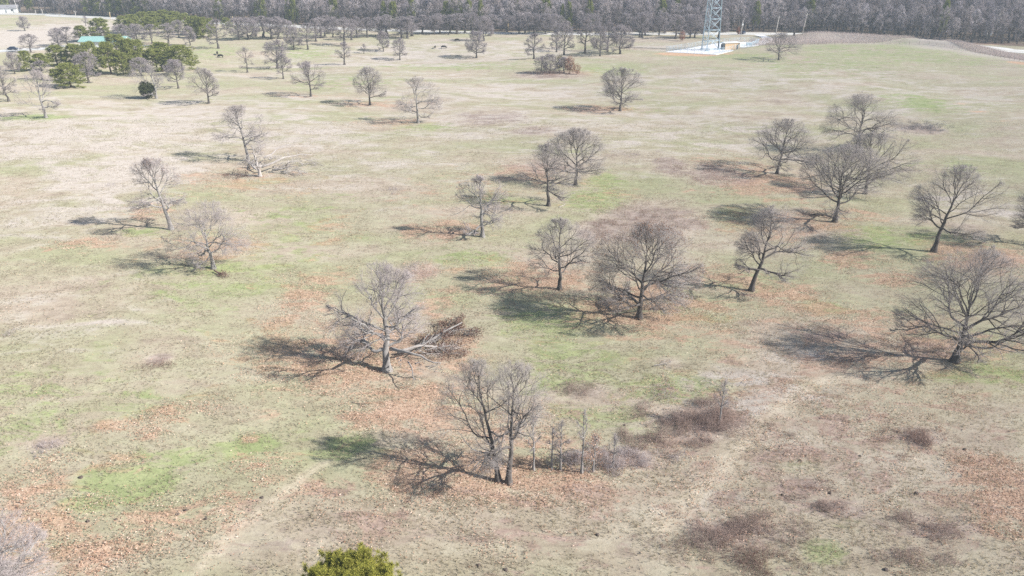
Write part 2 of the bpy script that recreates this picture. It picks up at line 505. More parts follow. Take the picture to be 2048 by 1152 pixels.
def masks(X, Y):
    m = {}
    m['green'] = soft(X, Y, GREEN)
    m['litter'] = soft(X, Y, LITTER)
    m['straw'] = soft(X, Y, STRAW)
    m['brush'] = soft(X, Y, BRUSHM)
    m['bare'] = soft(X, Y, BARE)
    m['dark'] = soft(X, Y, DARKM)
    rd = np.interp(X, RP[:, 0], RP[:, 1])
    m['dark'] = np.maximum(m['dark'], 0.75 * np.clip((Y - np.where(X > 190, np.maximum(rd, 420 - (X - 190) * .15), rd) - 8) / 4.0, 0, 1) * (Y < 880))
    m['weed'] = soft(X, Y, WEEDM)
    tr = np.zeros_like(X)
    for k, pl in enumerate(TRAILS):
        d = polydist(X, Y, [flat(*p) for p in pl])
        tr = np.maximum(tr, np.exp(-(d / (0.5 if k == 0 else 1.0)) ** 2) * (1.0 if k == 0 else 1.0))
    m['trail'] = tr
    return m


# ------------------------------------------------------------------ ground
ys = [-2500, -1200, -500, -200, -80, -20, 10, 30]
y = 42.0
while y < 900:
    ys.append(y)
    y += 0.6 + max(0, y - 60) * 0.0055
ys += [1000, 1200, 1500, 2000, 2600]
xs = np.concatenate([[-2600, -1800, -1200, -800, -600, -480], np.arange(-400, -130, 2.2), np.arange(-130, 130, 0.9), np.arange(130, 400, 2.2), [480, 600, 800, 1200, 1800, 2600]])
X, Y = np.meshgrid(xs, np.array(ys))
Z = hz(X, Y) + (fbm(X / 2.2, Y / 2.2, 5, 3) - 0.5) * 0.22 * np.clip((300 - Y) / 150, 0, 1)
V = np.stack([X, Y, Z], -1).reshape(-1, 3)
ny, nx = X.shape
I = np.arange(ny * nx).reshape(ny, nx)
F = np.stack([I[:-1, :-1], I[:-1, 1:], I[1:, 1:], I[1:, :-1]], -1).reshape(-1, 4)

gm, t, out = new_mat('pasture')
co = nd(t, 'ShaderNodeTexCoord').outputs['Object']
at1 = nd(t, 'ShaderNodeAttribute', attribute_name='cover')
at2 = nd(t, 'ShaderNodeAttribute', attribute_name='marks')
s1 = nd(t, 'ShaderNodeSeparateColor')
s2 = nd(t, 'ShaderNodeSeparateColor')
t.links.new(at1.outputs['Color'], s1.inputs[0])
t.links.new(at2.outputs['Color'], s2.inputs[0])
stretch = nd(t, 'ShaderNodeMapping')
stretch.inputs['Scale'].default_value = (0.55, 1.0, 1.0)
stretch.inputs['Rotation'].default_value = (0, 0, 0.25)
t.links.new(co, stretch.inputs[0])
n_big = noise(t, 0.028, 4, 0.55, co, 0.6)
n_mid = noise(t, 0.17, 5, 0.65, stretch.outputs[0], 0.8)
n_sm = noise(t, 0.9, 5, 0.7, stretch.outputs[0], 0.3)
n_fine = noise(t, 4.5, 4, 0.75, co)
n_b2 = noise(t, 0.06, 5, 0.6, stretch.outputs[0], 0.5)


def thr(maskout, nz, lo, hi, amp=0.9, k=2.6):
    """mask broken up by noise"""
    f = mth(t, 'ADD', maskout, mth(t, 'MULTIPLY', mth(t, 'SUBTRACT', nz, 0.5), amp * k))
    mr = nd(t, 'ShaderNodeMapRange', interpolation_type='SMOOTHSTEP')
    mr.inputs['From Min'].default_value = lo
    mr.inputs['From Max'].default_value = hi
    t.links.new(f, mr.inputs['Value'])
    mm = mth(t, 'MULTIPLY', mr.outputs[0], mth(t, 'GREATER_THAN', maskout, 0.01))
    return mm


n_brk = noise(t, 0.33, 8, 0.72, stretch.outputs[0], 0.6)
n_mix = mth(t, 'ADD', mth(t, 'MULTIPLY', n_mid, 0.5), mth(t, 'MULTIPLY', n_sm, 0.5))
c0 = ramp(t, n_mix, [(0.34, (0.30, 0.245, 0.19)), (0.45, (0.41, 0.34, 0.265)), (0.54, (0.47, 0.40, 0.32)), (0.66, (0.55, 0.48, 0.40))])
g_amb = mth(t, 'MULTIPLY', mth(t, 'SUBTRACT', mth(t, 'ADD', mth(t, 'MULTIPLY', n_b2, .6), mth(t, 'MULTIPLY', n_mix, .4)), 0.41), 5.5, True)
c1 = mix(t, mth(t, 'MULTIPLY', mth(t, 'MULTIPLY', g_amb, 0.88), mth(t, 'SUBTRACT', 1.0, mth(t, 'MULTIPLY', s1.outputs[2], 1.7), True)), c0, ramp(t, n_sm, [(0.3, (0.25, 0.262, 0.14)), (0.7, (0.41, 0.41, 0.25))]))
straw = thr(at1.outputs['Alpha'], n_mid, 0.15, 0.75)
c2 = mix(t, straw, c1, ramp(t, n_sm, [(0.3, (0.42, 0.365, 0.31)), (0.7, (0.57, 0.51, 0.45))]))
gr = thr(s1.outputs[0], n_brk, 0.25, 0.9, 1.5)
c3 = mix(t, mth(t, 'MULTIPLY', gr, 0.8), c2, ramp(t, n_sm, [(0.32, (0.20, 0.26, 0.10)), (0.68, (0.38, 0.42, 0.20))]))
lit = thr(s1.outputs[1], n_brk, 0.38, 0.95, 1.9)
litc = ramp(t, mth(t, 'ADD', mth(t, 'MULTIPLY', n_sm, .5), mth(t, 'MULTIPLY', n_fine, .5)), [(0.34, (0.30, 0.19, 0.13)), (0.5, (0.48, 0.315, 0.225)), (0.66, (0.65, 0.465, 0.355))])
c4 = mix(t, mth(t, 'MULTIPLY', lit, 0.72), c3, litc)
br = thr(s1.outputs[2], n_brk, 0.3, 0.9, 1.3)
c5 = mix(t, mth(t, 'MULTIPLY', br, 0.7), c4, ramp(t, n_sm, [(0.3, (0.22, 0.165, 0.145)), (0.7, (0.40, 0.32, 0.285))]))
bare = thr(s2.outputs[1], n_mix, 0.3, 0.7, 0.9)
c6 = mix(t, bare, c5, ramp(t, n_sm, [(0.3, (0.46, 0.29, 0.18)), (0.7, (0.62, 0.43, 0.30))]))
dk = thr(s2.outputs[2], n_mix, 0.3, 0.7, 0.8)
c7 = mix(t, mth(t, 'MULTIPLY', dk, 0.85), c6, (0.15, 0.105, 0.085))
c8 = mix(t, mth(t, 'MULTIPLY', at2.outputs['Alpha'], 0.8), c7, (0.52, 0.45, 0.41))
c9 = mix(t, mth(t, 'MULTIPLY', s2.outputs[0], 0.75), c8, ramp(t, n_sm, [(0.3, (0.48, 0.41, 0.30)), (0.7, (0.64, 0.56, 0.44))]))
# dark woodland floor and fine grain
grain = ramp(t, n_fine, [(0.25, (0.62, 0.62, 0.62)), (0.5, (1.0, 1.0, 1.0)), (0.75, (1.3, 1.3, 1.3))])
c10 = mix(t, 0.5, c9, grain, 'MULTIPLY')
bs = nd(t, 'ShaderNodeBsdfDiffuse')
bs.inputs['Roughness'].default_value = 0.35
bp = nd(t, 'ShaderNodeBump')
bp.inputs['Strength'].default_value = 0.5
bp.inputs['Distance'].default_value = 0.25
t.links.new(mth(t, 'ADD', mth(t, 'MULTIPLY', n_sm, 0.6), mth(t, 'MULTIPLY', n_fine, 0.4)), bp.inputs['Height'])
t.links.new(bp.outputs[0], bs.inputs['Normal'])
t.links.new(c10, bs.inputs[0])
t.links.new(bs.outputs[0], out.inputs[0])
M['ground'] = gm

g = MB().add(V, F)
ground = g.build('ground', M['ground'])
tag(ground, 'dry winter pasture, tan and green, strewn with leaf litter', 'ground', kind='structure')
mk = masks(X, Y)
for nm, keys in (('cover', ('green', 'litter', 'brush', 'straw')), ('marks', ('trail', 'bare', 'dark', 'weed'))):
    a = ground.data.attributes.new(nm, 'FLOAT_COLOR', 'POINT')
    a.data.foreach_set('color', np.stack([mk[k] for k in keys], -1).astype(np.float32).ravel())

# ------------------------------------------------------------------ highway, gravel drive


def ribbon(name, pts, w, mat, label, cat, lift=0.06, sub=14, edge=0.0):
    P = []
    n = len(pts)
    for i in range(n - 1):
        p0, p1, p2, p3 = [np.array(pts[max(0, min(n - 1, i + k))]) for k in (-1, 0, 1, 2)]
        for j in range(sub):
            u = j / sub
            P.append(0.5 * ((2 * p1) + (-p0 + p2) * u + (2 * p0 - 5 * p1 + 4 * p2 - p3) * u * u + (-p0 + 3 * p1 - 3 * p2 + p3) * u ** 3))
    P.append(np.array(pts[-1]))
    P = np.array(P)
    T = np.gradient(P, axis=0)
    T /= np.linalg.norm(T, axis=1, keepdims=True)
    N = np.stack([-T[:, 1], T[:, 0]], 1)
    offs = np.array(w) if isinstance(w, (list, tuple)) else np.linspace(-w / 2, w / 2, 5)
    G = P[:, None, :] + N[:, None, :] * offs[None, :, None]
    z = hz(G[..., 0], G[..., 1]) + lift
    Vv = np.concatenate([G, z[..., None]], -1).reshape(-1, 3)
    a, b = len(P), len(offs)
    I = np.arange(a * b).reshape(a, b)
    Fv = np.stack([I[:-1, :-1], I[1:, :-1], I[1:, 1:], I[:-1, 1:]], -1).reshape(-1, 4)
    o = MB().add(Vv, Fv).build(name, mat)
    tag(o, label, cat, kind='structure')
    return P


ROAD = ribbon('road', ROADP, 11.5, M['concrete'], 'pale concrete highway running in front of the grey woods', 'road')
ribbon('road_marking', [tuple(p) for p in ROAD[::7]], [-0.12, 0.12], simple('yellow_line', (0.55, 0.40, 0.08), 0.8), 'yellow centre line along the pale highway', 'road', 0.12, 8)
ribbon('gravel_drive', [flat(-60, 108), flat(20, 101), flat(90, 96), flat(150, 90), flat(220, 91), flat(300, 92)], 9, M['concrete'], 'pale gravel drive leading to the barn among the pines', 'drive', 0.05)
ribbon('driveway', [flat(1478, 95), flat(1500, 92), flat(1520, 88), flat(1535, 80), flat(1530, 74), flat(1515, 69)], 5, M['gravel'], 'white gravel lane from the tower compound to the highway', 'drive', 0.05)


def road_y(x):
    return np.interp(x, ROAD[:, 0], ROAD[:, 1])


# ------------------------------------------------------------------ tree growth
def unit(a):
    return a / (np.linalg.norm(a, axis=-1, keepdims=True) + 1e-9)


def exit_dist(p, d, c, r):
    q = (p - c) / r
    e = d / r
    A = (e * e).sum(-1)
    B = (q * e).sum(-1)
    C = (q * q).sum(-1) - 1
    D = B * B - A * C
    return np.where(D > 0, (-B + np.sqrt(np.maximum(D, 0))) / A, 0.25)


def walk(rng, p, d, L, K, wander, up):
    n = len(p)
    P = np.empty((n, K + 1, 3))
    P[:, 0] = p
    st = (L / K)[:, None]
    for k in range(K):
        P[:, k + 1] = P[:, k] + d * st
        d = unit(d + rng.normal(0, wander, (n, 3)) + np.array([0, 0, up]))
    return P


def spawn(rng, P, R, n, tmin, tmax, ratio, ang, c, r, K, wander, up, rscale, outward=0.5, rmin=0.003, lmin=0.25):
    m, K1, _ = P.shape
    k = K1 - 1
    tt = tmin + (tmax - tmin) * (np.arange(n)[None] + rng.uniform(0, 1, (m, n))) / n
    f = np.clip(tt * k, 0, k - 1e-4)
    i = f.astype(int)
    u = (f - i)[..., None]
    mi = np.arange(m)[:, None]
    p = P[mi, i] * (1 - u) + P[mi, i + 1] * u
    rp = R[mi, i] * (1 - u[..., 0]) + R[mi, i + 1] * u[..., 0]
    tan = unit(P[mi, i + 1] - P[mi, i])
    plen = np.linalg.norm(np.diff(P, axis=1), axis=2).sum(1)[:, None]
    ov = unit(p - c)
    ov[..., 2] = np.where(ov[..., 2] < 0, ov[..., 2] * .25, ov[..., 2])
    q = rng.normal(0, 1, tan.shape) + outward * ov
    q = unit(q - (q * tan).sum(-1, keepdims=True) * tan)
    a = np.radians(rng.uniform(ang[0], ang[1], tt.shape))[..., None]
    d = unit(tan * np.cos(a) + q * np.sin(a))
    L = plen * ratio * (1.15 - 0.55 * tt) * rng.uniform(0.65, 1.3, tt.shape)
    p = p.reshape(-1, 3)
    d = d.reshape(-1, 3)
    L = np.maximum(np.minimum(L.ravel(), exit_dist(p, d, c, r) * 1.05), lmin)
    low = p[:, 2] < .36 * (c[2] * 2)
    d[:, 2] = np.where(low & (d[:, 2] < 0), d[:, 2] * .2, d[:, 2])
    C = walk(rng, p, unit(d), L, K, wander, up)
    r0 = np.maximum(rp.ravel() * rscale, rmin)
    w = np.linspace(1, 0.35, K + 1)[None]
    return C, r0[:, None] * w


def bare_tree(seed, H, rx, base=0.2, lean=(0, 0), limbs=11, dens=1.0, gnarl=0.16, twigs=True, leader=0.72, thick=1.0, e0=5, e1=75, leaf=0, fine=True, fat=1.0, ry=None, asym=(0, 0)):
    """returns (wood MB, crown MB, leaf MB or None)"""
    rng = np.random.default_rng(seed)
    r0 = H * 0.024 * thick + 0.07
    base *= 0.85
    e0 -= 3
    zb = -0.02 * H
    c = np.array([lean[0] * 0.8 + asym[0], lean[1] * 0.8 + asym[1], (zb + H) / 2 + 0.015 * H])
    r = np.array([rx, ry or rx, (H - zb) / 2])
    K = 12
    s = np.linspace(0, 1, K + 1)
    ht = H * leader
    P = np.zeros((1, K + 1, 3))
    P[0, :, 0] = lean[0] * s ** 1.2
    P[0, :, 1] = lean[1] * s ** 1.2
    P[0, :, 2] = ht * s
    wob = np.cumsum(rng.normal(0, gnarl * ht * 0.045, (K + 1, 2)), 0) * (s[:, None] > 0.18)
    P[0, :, :2] += wob
    R = (r0 * (1 - 0.80 * s ** 0.9))[None]
    R[0, 0] *= 1.7
    R[0, 1] *= 1.1
    wood = MB()
    crown = MB()
    P2 = P.copy()
    # root flare point just above ground
    P2[0, 0, 2] = -0.25
    wood.tubes(P2, R, 10, 0, cap=True)
    # limbs
    n = int(limbs * 1.25)
    tmin = base / leader
    tt = np.clip(tmin + (1 - tmin) * ((np.arange(n) + rng.uniform(0, 0.9, n)) / n) ** 1.1, 0.1, 0.985)
    f = np.clip(tt * K, 0, K - 1e-3)
    i = f.astype(int)
    u = (f - i)[:, None]
    p = P[0, i] * (1 - u) + P[0, i + 1] * u
    rp = R[0, i] * (1 - u[:, 0]) + R[0, i + 1] * u[:, 0]
    az = np.arange(n) * 2.399963 + rng.uniform(-0.6, 0.6, n) + rng.uniform(0, 6.28)
    el = np.radians(e0 + (e1 - e0) * (tt - tmin) / (1 - tmin) + rng.normal(0, 9, n))
    d = np.stack([np.cos(el) * np.cos(az), np.cos(el) * np.sin(az), np.sin(el)], 1)
    L = np.maximum(exit_dist(p, d, c, r) * rng.uniform(0.82, 1.10, n), 0.8)
    P1 = walk(rng, p, d, L, 9, gnarl * 1.5, 0.055)
    R1 = (np.maximum(rp * rng.uniform(0.45, 0.75, n), 0.055))[:, None] * np.linspace(1, 0.22, 10)[None] ** 0.9
    P1[:, :, 2] = np.where(P1[:, :, 2] < .13 * H, .13 * H + (P1[:, :, 2] - .13 * H) * .25, P1[:, :, 2])
    wood.tubes(P1, R1, 6, 0)
    # leader top as another limb source
    Pt = np.concatenate([P1, walk(rng, P[0, -1:], unit(P[0, -1:] - P[0, -3:-2]), np.array([max(0.6, H - ht)]) * 0.98, 9, gnarl, 0.05)])
    Rt = np.concatenate([R1, np.maximum(R[0, -1], 0.05) * np.linspace(1, 0.25, 10)[None]])
    wood.tubes(Pt[-1:], Rt[-1:], 6, 0)
    n2 = max(5, int(round(11 * dens)))
    P2_, R2 = spawn(rng, Pt, Rt, n2, 0.25, 1, 0.62, (22, 62), c, r, 6, gnarl * 1.35, 0.035, 0.66, 0.8, 0.026)
    P2_[:, :, 2] = np.where(P2_[:, :, 2] < .10 * H, .10 * H + (P2_[:, :, 2] - .10 * H) * .25, P2_[:, :, 2])
    wood.tubes(P2_, R2, 4, 0)
    P3, R3 = spawn(rng, P2_, R2, max(4, int(round(8 * dens ** 0.5))), 0.28, 1, 0.58, (20, 58), c, r, 4, gnarl * 1.2, 0.035, 0.62, 0.7, 0.010 * fat)
    (crown if twigs else wood).tubes(P3, R3, 3, 0, tip=True)
    lf = None
    P4 = P3
    if twigs:
        P4, R4 = spawn(rng, P3, R3, max(3, int(round(6 * dens ** 0.5))), 0.22, 1, 0.66, (18, 58), c, r, 2, gnarl * 0.9, 0.035, 0.6, 0.6, 0.0058 * fat)
        crown.tubes(P4, R4, 3, 0, tip=True)
        if fine:
            P5, R5 = spawn(rng, P4, R4, 3, 0.2, 1, 0.75, (18, 58), c, r, 1, 0.1, 0.035, 0.62, 0.5, 0.0035 * fat, 0.25)
            crown.tubes(P5, R5, 3, 0, tip=True)
    if leaf:
        lf = MB()
        E = P4[:, -1]
        E = E[rng.integers(0, len(E), leaf)] + rng.normal(0, 0.18, (leaf, 3))
        leaf_quads(lf, rng, E, 0.055, 0.10)
    return wood, crown, lf


def leaf_quads(mb, rng, E, smin, smax, flat_=False):
    n = len(E)
    a = rng.normal(0, 1, (n, 3))
    if flat_:
        a[:, 2] *= 0.25
    a = unit(a)
    b = rng.normal(0, 1, (n, 3))
    if flat_:
        b[:, 2] *= 0.25
    b = unit(b - (a * b).sum(1, keepdims=True) * a)
    s = rng.uniform(smin, smax, (n, 1))
    Vq = np.stack([E - a * s, E + b * s * 0.55, E + a * s, E - b * s * 0.55], 1).reshape(-1, 3)
    Fq = np.arange(n * 4).reshape(-1, 4)
    mb.add(Vq, Fq, 0, False)


def tree_thing(name, loc, parts, label, cat, group, rz=0.0):
    root = empty(name, loc, rz)
    tag(root, label, cat, group)
    for nm, me in parts:
        o = bpy.data.objects.new(nm, me)
        COL.objects.link(o)
        o.parent = root
    return root


# ---- the oaks of the pasture: base px, top px, crown left / right px, options
G_OAK = 'bare oaks scattered over the pasture'
OAKS = [
    ((774, 741), 535, 655, 868, dict(pale=2, gnarl=.24, limbs=11, base=.22, thick=1.35, e0=5, dens=.95), 'large gnarled oak with broken limb and fallen branches lying to its right'),
    ((1017, 966), 736, 918, 1118, dict(pale=1, gnarl=.13, limbs=9, base=.3, thick=.75, leader=.8, e0=10, dens=.8, lean=(.6, .5)), 'slender straight oak, right of two nearly touching trunks in the foreground'),
    ((997, 962), 742, 868, 1052, dict(pale=0, gnarl=.13, limbs=9, base=.25, thick=.7, leader=.8, e0=12, dens=.8, lean=(-1.8, 1.0)), 'dark oak leaning left, left of two nearly touching trunks in the foreground'),
    ((1119, 579), 443, 1048, 1200, dict(pale=1, gnarl=.15, limbs=9, base=.3, e0=5, leader=.8), 'grey oak with clear straight trunk just left of the brown leafed oak'),
    ((1278, 636), 452, 1172, 1392, dict(pale=0, gnarl=.12, limbs=15, base=.15, e0=0, dens=1.15, leaf=5000, leader=.7), 'wide dense oak still holding brown leaves, branched almost to the ground'),
    ((1502, 582), 416, 1462, 1622, dict(pale=1, gnarl=.17, limbs=10, base=.28, lean=(1.6, 0), asym=(1.0, 0)), 'grey oak with curved trunk standing on a round patch of leaf litter'),
    ((1909, 723), 508, 1780, 2056, dict(pale=0, gnarl=.13, limbs=13, base=.2, leader=.55, e0=14, dens=1.05, thick=1.2), 'widest spreading oak at the right edge with many low limbs'),
    ((1867, 503), 335, 1808, 1985, dict(pale=0, gnarl=.12, limbs=10, base=.3, lean=(1.8, 0), asym=(.6, 0), e0=20), 'dark oak on a long trunk leaning right, beside orange leaf litter'),
    ((1669, 444), 292, 1588, 1768, dict(pale=0, gnarl=.12, limbs=13, base=.25, e0=5, dens=1.1, leader=.65), 'dense dark oak front most of the close group on the right'),
    ((1554, 347), 241, 1485, 1640, dict(pale=0, gnarl=.16, limbs=12, base=.2, e0=5, lean=(.8, 0)), 'rounded dark oak on red leaf litter, left of the close group'),
    ((1711, 305), 190, 1636, 1790, dict(pale=0, gnarl=.2, limbs=11, base=.25, e0=5, leader=.65), 'crooked open crowned oak rising behind the close group on the right'),
    ((1730, 388), 268, 1665, 1828, dict(pale=1, gnarl=.12, limbs=12, base=.22, e0=10, asym=(1.2, 0)), 'pale branched oak leaning out to the right within the close group'),
    ((1097, 412), 292, 1033, 1162, dict(pale=0, gnarl=.12, limbs=9, base=.32, e0=5, leader=.8), 'dark upright oak in front of its rounder neighbour near the centre'),
    ((1151, 370), 260, 1085, 1214, dict(pale=0, gnarl=.1, limbs=13, base=.25, e0=5, dens=1.05), 'rounded fine twigged oak half behind an upright oak near the centre'),
    ((965, 474), 356, 902, 1024, dict(pale=2, gnarl=.26, limbs=11, base=.18, e0=-12, e1=60, dens=.8, leader=.88, thick=1.15), 'sparse twisted pale oak with drooping limbs and knotty trunk'),
    ((427, 537), 407, 338, 505, dict(pale=2, gnarl=.27, limbs=10, base=.25, e0=0, dens=.9, leader=.6, thick=1.1), 'twisted pale oak with wide crown beside a leaning slender oak'),
    ((343, 459), 320, 262, 378, dict(pale=2, gnarl=.13, limbs=10, base=.3, lean=(-2.0, 0), e0=10, dens=.95, leader=.85, leaf=500), 'slender pale oak leaning left above a long dark shadow'),
    ((497, 322), 212, 437, 545, dict(pale=2, gnarl=.25, limbs=11, base=.25, e0=0, dens=.85, leader=.82, lean=(-.8, 0)), 'crooked grey oak standing just behind the broken white snag'),
    ((836, 246), 157, 786, 888, dict(pale=2, gnarl=.22, limbs=11, base=.22, e0=-15, e1=65, dens=.75, leader=.82), 'pale oak with downswept dead limbs, standing beyond the field centre'),
    ((740, 210), 136, 704, 778, dict(pale=1, gnarl=.1, limbs=11, base=.22, e0=15), 'neat vase shaped oak beside a reddish strip of litter'),
    ((622, 193), 123, 584, 656, dict(pale=0, gnarl=.12, limbs=11, base=.25, e0=10), 'rounded oak with dark trunk left of the neat vase shaped oak'),
    ((1240, 222), 137, 1190, 1293, dict(pale=0, gnarl=.13, limbs=14, base=.16, e0=0, dens=1.1), 'solitary symmetrical dark oak on a red litter patch'),
    ((1557, 120), 66, 1520, 1602, dict(pale=0, gnarl=.15, limbs=11, base=.22, e0=0), 'solitary dark oak right of the white tower compound'),
    ((418, 207), 137, 379, 441, dict(pale=1, gnarl=.1, limbs=11, base=.22, e0=15), 'small upright oak right of the dark green cedar'),
    ((92, 236), 141, 42, 126, dict(pale=2, gnarl=.2, limbs=11, base=.2, e0=0, dens=.75, leader=.8), 'whitish oak over a bright green strip at the left edge'),
    ((18, 203), 130, -12, 38, dict(pale=1, gnarl=.16, limbs=10, base=.2, e0=5), 'dark trunked oak cut by the left edge of the photo'),
    ((313, 197), 118, 262, 332, dict(pale=2, gnarl=.18, limbs=10, base=.2, e0=5, dens=.8), 'whitish oak directly behind the dark green cedar'),
    ((357, 177), 121, 335, 378, dict(pale=1, gnarl=.1, limbs=9, base=.25, e0=20), 'small vase shaped oak right of the cedar, before the pines'),
    ((495, 145), 93, 474, 512, dict(pale=1, gnarl=.15, limbs=8, base=.3, e0=5, dens=.75), 'small thin oak on the ridge right of two black cattle'),
    ((567, 158), 108, 544, 586, dict(pale=1, gnarl=.1, limbs=9, base=.25, e0=20), 'small forked oak in front of a dense round tree'),
    ((20, 1318), 1040, -120, 138, dict(pale=2, gnarl=.18, limbs=14, base=.2, e0=5, dens=1.1, thick=1.4), 'whitish oak crown reaching in at the bottom left corner'),
    ((2075, 492), 340, 2008, 2145, dict(pale=0, gnarl=.14, limbs=11, base=.2, e0=5), 'grey oak whose twigs just enter the right edge of the photo'),
]
for k, ((bx, by), top, xl, xr, o, label) in enumerate(OAKS):
    p = at(bx, by) if by < 1200 else at(bx, by, True)
    zd = depth(p) / FPX
    H = height_to(p, top + (top - by) * -0.01)
    rx = (xr - xl) / 2 * zd
    off = ((xl + xr) / 2 - bx) * zd
    pale = o.pop('pale')
    lean = o.pop('lean', (0.0, 0.0))
    asym = o.pop('asym', (0, 0))
    ax = off - lean[0] * 0.8
    wood, crown, lf = bare_tree(100 + k, H, rx * 1.03, lean=lean, asym=(ax, asym[1]), fine=(by > 200), fat=1.0 if by > 300 else 1.35, **o)
    wm = (M['bark'], M['bark'], M['bark_pale'])[pale]
    cm = (M['twig'], M['twig'], M['twig_pale'])[pale] if by > 200 else (M['twig_far'] if pale < 2 else M['twig_pale'])
    parts = [('trunk', wood.mesh('trunk', wm)), ('crown', crown.mesh('crown', cm))]
    if lf:
        parts.append(('dead_leaves', lf.mesh('dead_leaves', M['leaf'])))
    tree_thing('bare_oak', p, parts, label, 'tree', G_OAK)

# ---- the broken white snag
p = at(520, 353)
wood, crown, _ = bare_tree(777, 6.8, 3.4, base=.4, limbs=6, gnarl=.28, dens=.5, leader=.95, thick=1.9, twigs=False, e0=-10, e1=30)
tree_thing('broken_snag', p, [('trunk', wood.mesh('trunk', M['deadwood']))], 'broken white snag with short snapped limbs amid fallen branches', 'dead tree', None)


def fallen(name, a, b, seed, L, r0, n2, n3, mat, label, cat, group, leaves=0, rise=0.5, leafmat=None, spread=(25, 75), n4=0, fat=1.0):
    """a limb lying on the ground from pixel a towards pixel b"""
    rng = np.random.default_rng(seed)
    pa, pb = at(*a), at(*b)
    root = empty(name, pa)
    tag(root, label, cat, group)
    d = np.array(pb - pa)
    Lr = np.linalg.norm(d) if L is None else L
    d = d / np.linalg.norm(d)
    P = walk(rng, np.array([[0, 0, rise]]), unit(d[None] + [[0, 0, .12 * rise if rise > 1 else .05]]), np.array([Lr]), 9, 0.18 if rise > 1 else .14, -0.09 if rise > 1 else 0.0)
    P[:, :, 2] = np.maximum(P[:, :, 2], r0 * .7)
    R = r0 * np.linspace(1, .25, 10)[None]
    mb = MB().tubes(P, R, 7, 0, cap=True)
    c = np.array([d[0] * Lr * .6, d[1] * Lr * .6, 1.0])
    r = np.array([Lr * .75, Lr * .75, 2.6])
    P2, R2 = spawn(rng, P, R, n2, .15, 1, .5, spread, c, r, 6, .2, .01, .6, .2, .022 * fat)
    P2[:, :, 2] = np.abs(P2[:, :, 2]) * 0.6 + .03
    mb.tubes(P2, R2, 5, 0, tip=True)
    P3, R3 = spawn(rng, P2, R2, n3, .2, 1, .5, (25, 65), c, r, 4, .2, .0, .6, .2, .011 * fat)
    P3[:, :, 2] = np.abs(P3[:, :, 2]) * .7 + .02
    mb.tubes(P3, R3, 3, 0, tip=True)
    PE = P3
    if n4:
        P4, R4 = spawn(rng, P3, R3, n4, .2, 1, .5, (25, 65), c, r, 2, .2, .0, .6, .2, .006 * fat)
        P4[:, :, 2] = np.abs(P4[:, :, 2]) * .8 + .02
        mb.tubes(P4, R4, 3, 0 if fat > 1.9 else 1, tip=True)
        PE = P4
    mb.build('limb', [mat, M['twig']], root)
    if leaves:
        lf = MB()
        E = PE[rng.integers(0, len(PE), leaves), -1] + rng.normal(0, .2, (leaves, 3))
        E[:, 2] = np.abs(E[:, 2])
        leaf_quads(lf, rng, E, .06, .12)
        lf.build('dead_leaves', leafmat or M['leaf_heap'], root)
    return root


GF = 'fallen limbs under the broken oaks'
fallen('fallen_limb', (795, 712), (935, 690), 11, 10.5, .22, 9, 8, M['bark_pale'], 'fallen grey limb with a heap of brown leaves right of the gnarled oak', 'fallen limb', GF, 2600, .5, n4=4)
fallen('fallen_limb', (800, 722), (900, 715), 12, 8.5, .16, 13, 8, M['deadwood'], 'bleached fallen branches fanned out at the foot of the gnarled oak', 'fallen limb', GF, 1100, 1.4, n4=3, fat=1.6)
fallen('fallen_limb', (784, 736), (862, 783), 13, 7.5, .24, 8, 5, M['bark_pale'], 'crooked bare limb arching to the ground before the gnarled oak', 'fallen limb', GF, 0, 2.6, n4=2, fat=1.5)
fallen('fallen_limb', (850, 680), (925, 655), 14, 6.0, .14, 8, 7, M['bark'], 'dark leafy branch tip lying upslope of the gnarled oak heap', 'fallen limb', GF, 1500, .3, n4=3)
fallen('fallen_limb', (525, 348), (606, 336), 15, 13.0, .24, 15, 9, M['deadwood'], 'bleached white fallen crown spread right of the broken snag', 'fallen limb', GF, 0, 1.6, n4=3, fat=2.4)
fallen('fallen_limb', (515, 345), (462, 318), 16, 10.0, .18, 13, 9, M['deadwood'], 'bleached fallen branches left of the broken snag', 'fallen limb', GF, 250, .6, n4=3, fat=2)
fallen('fallen_limb', (530, 335), (590, 318), 25, 10.0, .18, 12, 9, M['deadwood'], 'bleached limb reaching farthest back right of the broken snag', 'fallen limb', GF, 0, 2.2, n4=3, fat=2.4)
fallen('fallen_limb', (545, 345), (602, 345), 26, 8.0, .16, 12, 8, M['deadwood'], 'bleached limb lying nearest the camera right of the broken snag', 'fallen limb', GF, 0, .6, n4=3, fat=2.4)
fallen('fallen_limb', (518, 354), (480, 350), 17, 6.0, .12, 8, 6, M['bark_pale'], 'grey brushy limb with rusty leaves at the foot of the broken snag', 'fallen limb', GF, 700, .3, n4=3)
fallen('fallen_limb', (990, 945), (925, 965), 18, 5.5, .09, 8, 7, M['bark_pale'], 'pale brushy branch hanging down left of the twin foreground trunks', 'fallen limb', GF, 0, 2.4, n4=3)
fallen('fallen_limb', (430, 545), (448, 556), 19, 2.8, .14, 7, 6, M['brush_dark'], 'dark tangled branch at the foot of the twisted pale oak', 'fallen limb', GF, 200, .3, n4=3)
fallen('fallen_limb', (1668, 438), (1620, 432), 20, 5.0, .18, 7, 5, M['bark'], 'dark fallen limb lying left of the dense oak on the right', 'fallen limb', GF, 100, .3, n4=3)
fallen('fallen_limb', (704, 805), (728, 812), 21, 1.8, .05, 3, 2, M['bark'], 'single short stick on orange litter below the gnarled oak', 'fallen limb', GF, 0, .06)
fallen('fallen_limb', (840, 493), (872, 487), 22, 2.0, .05, 4, 3, M['deadwood'], 'pale stick lying at the foot of the sparse twisted oak', 'fallen limb', GF, 0, .06).location = at(955, 482)
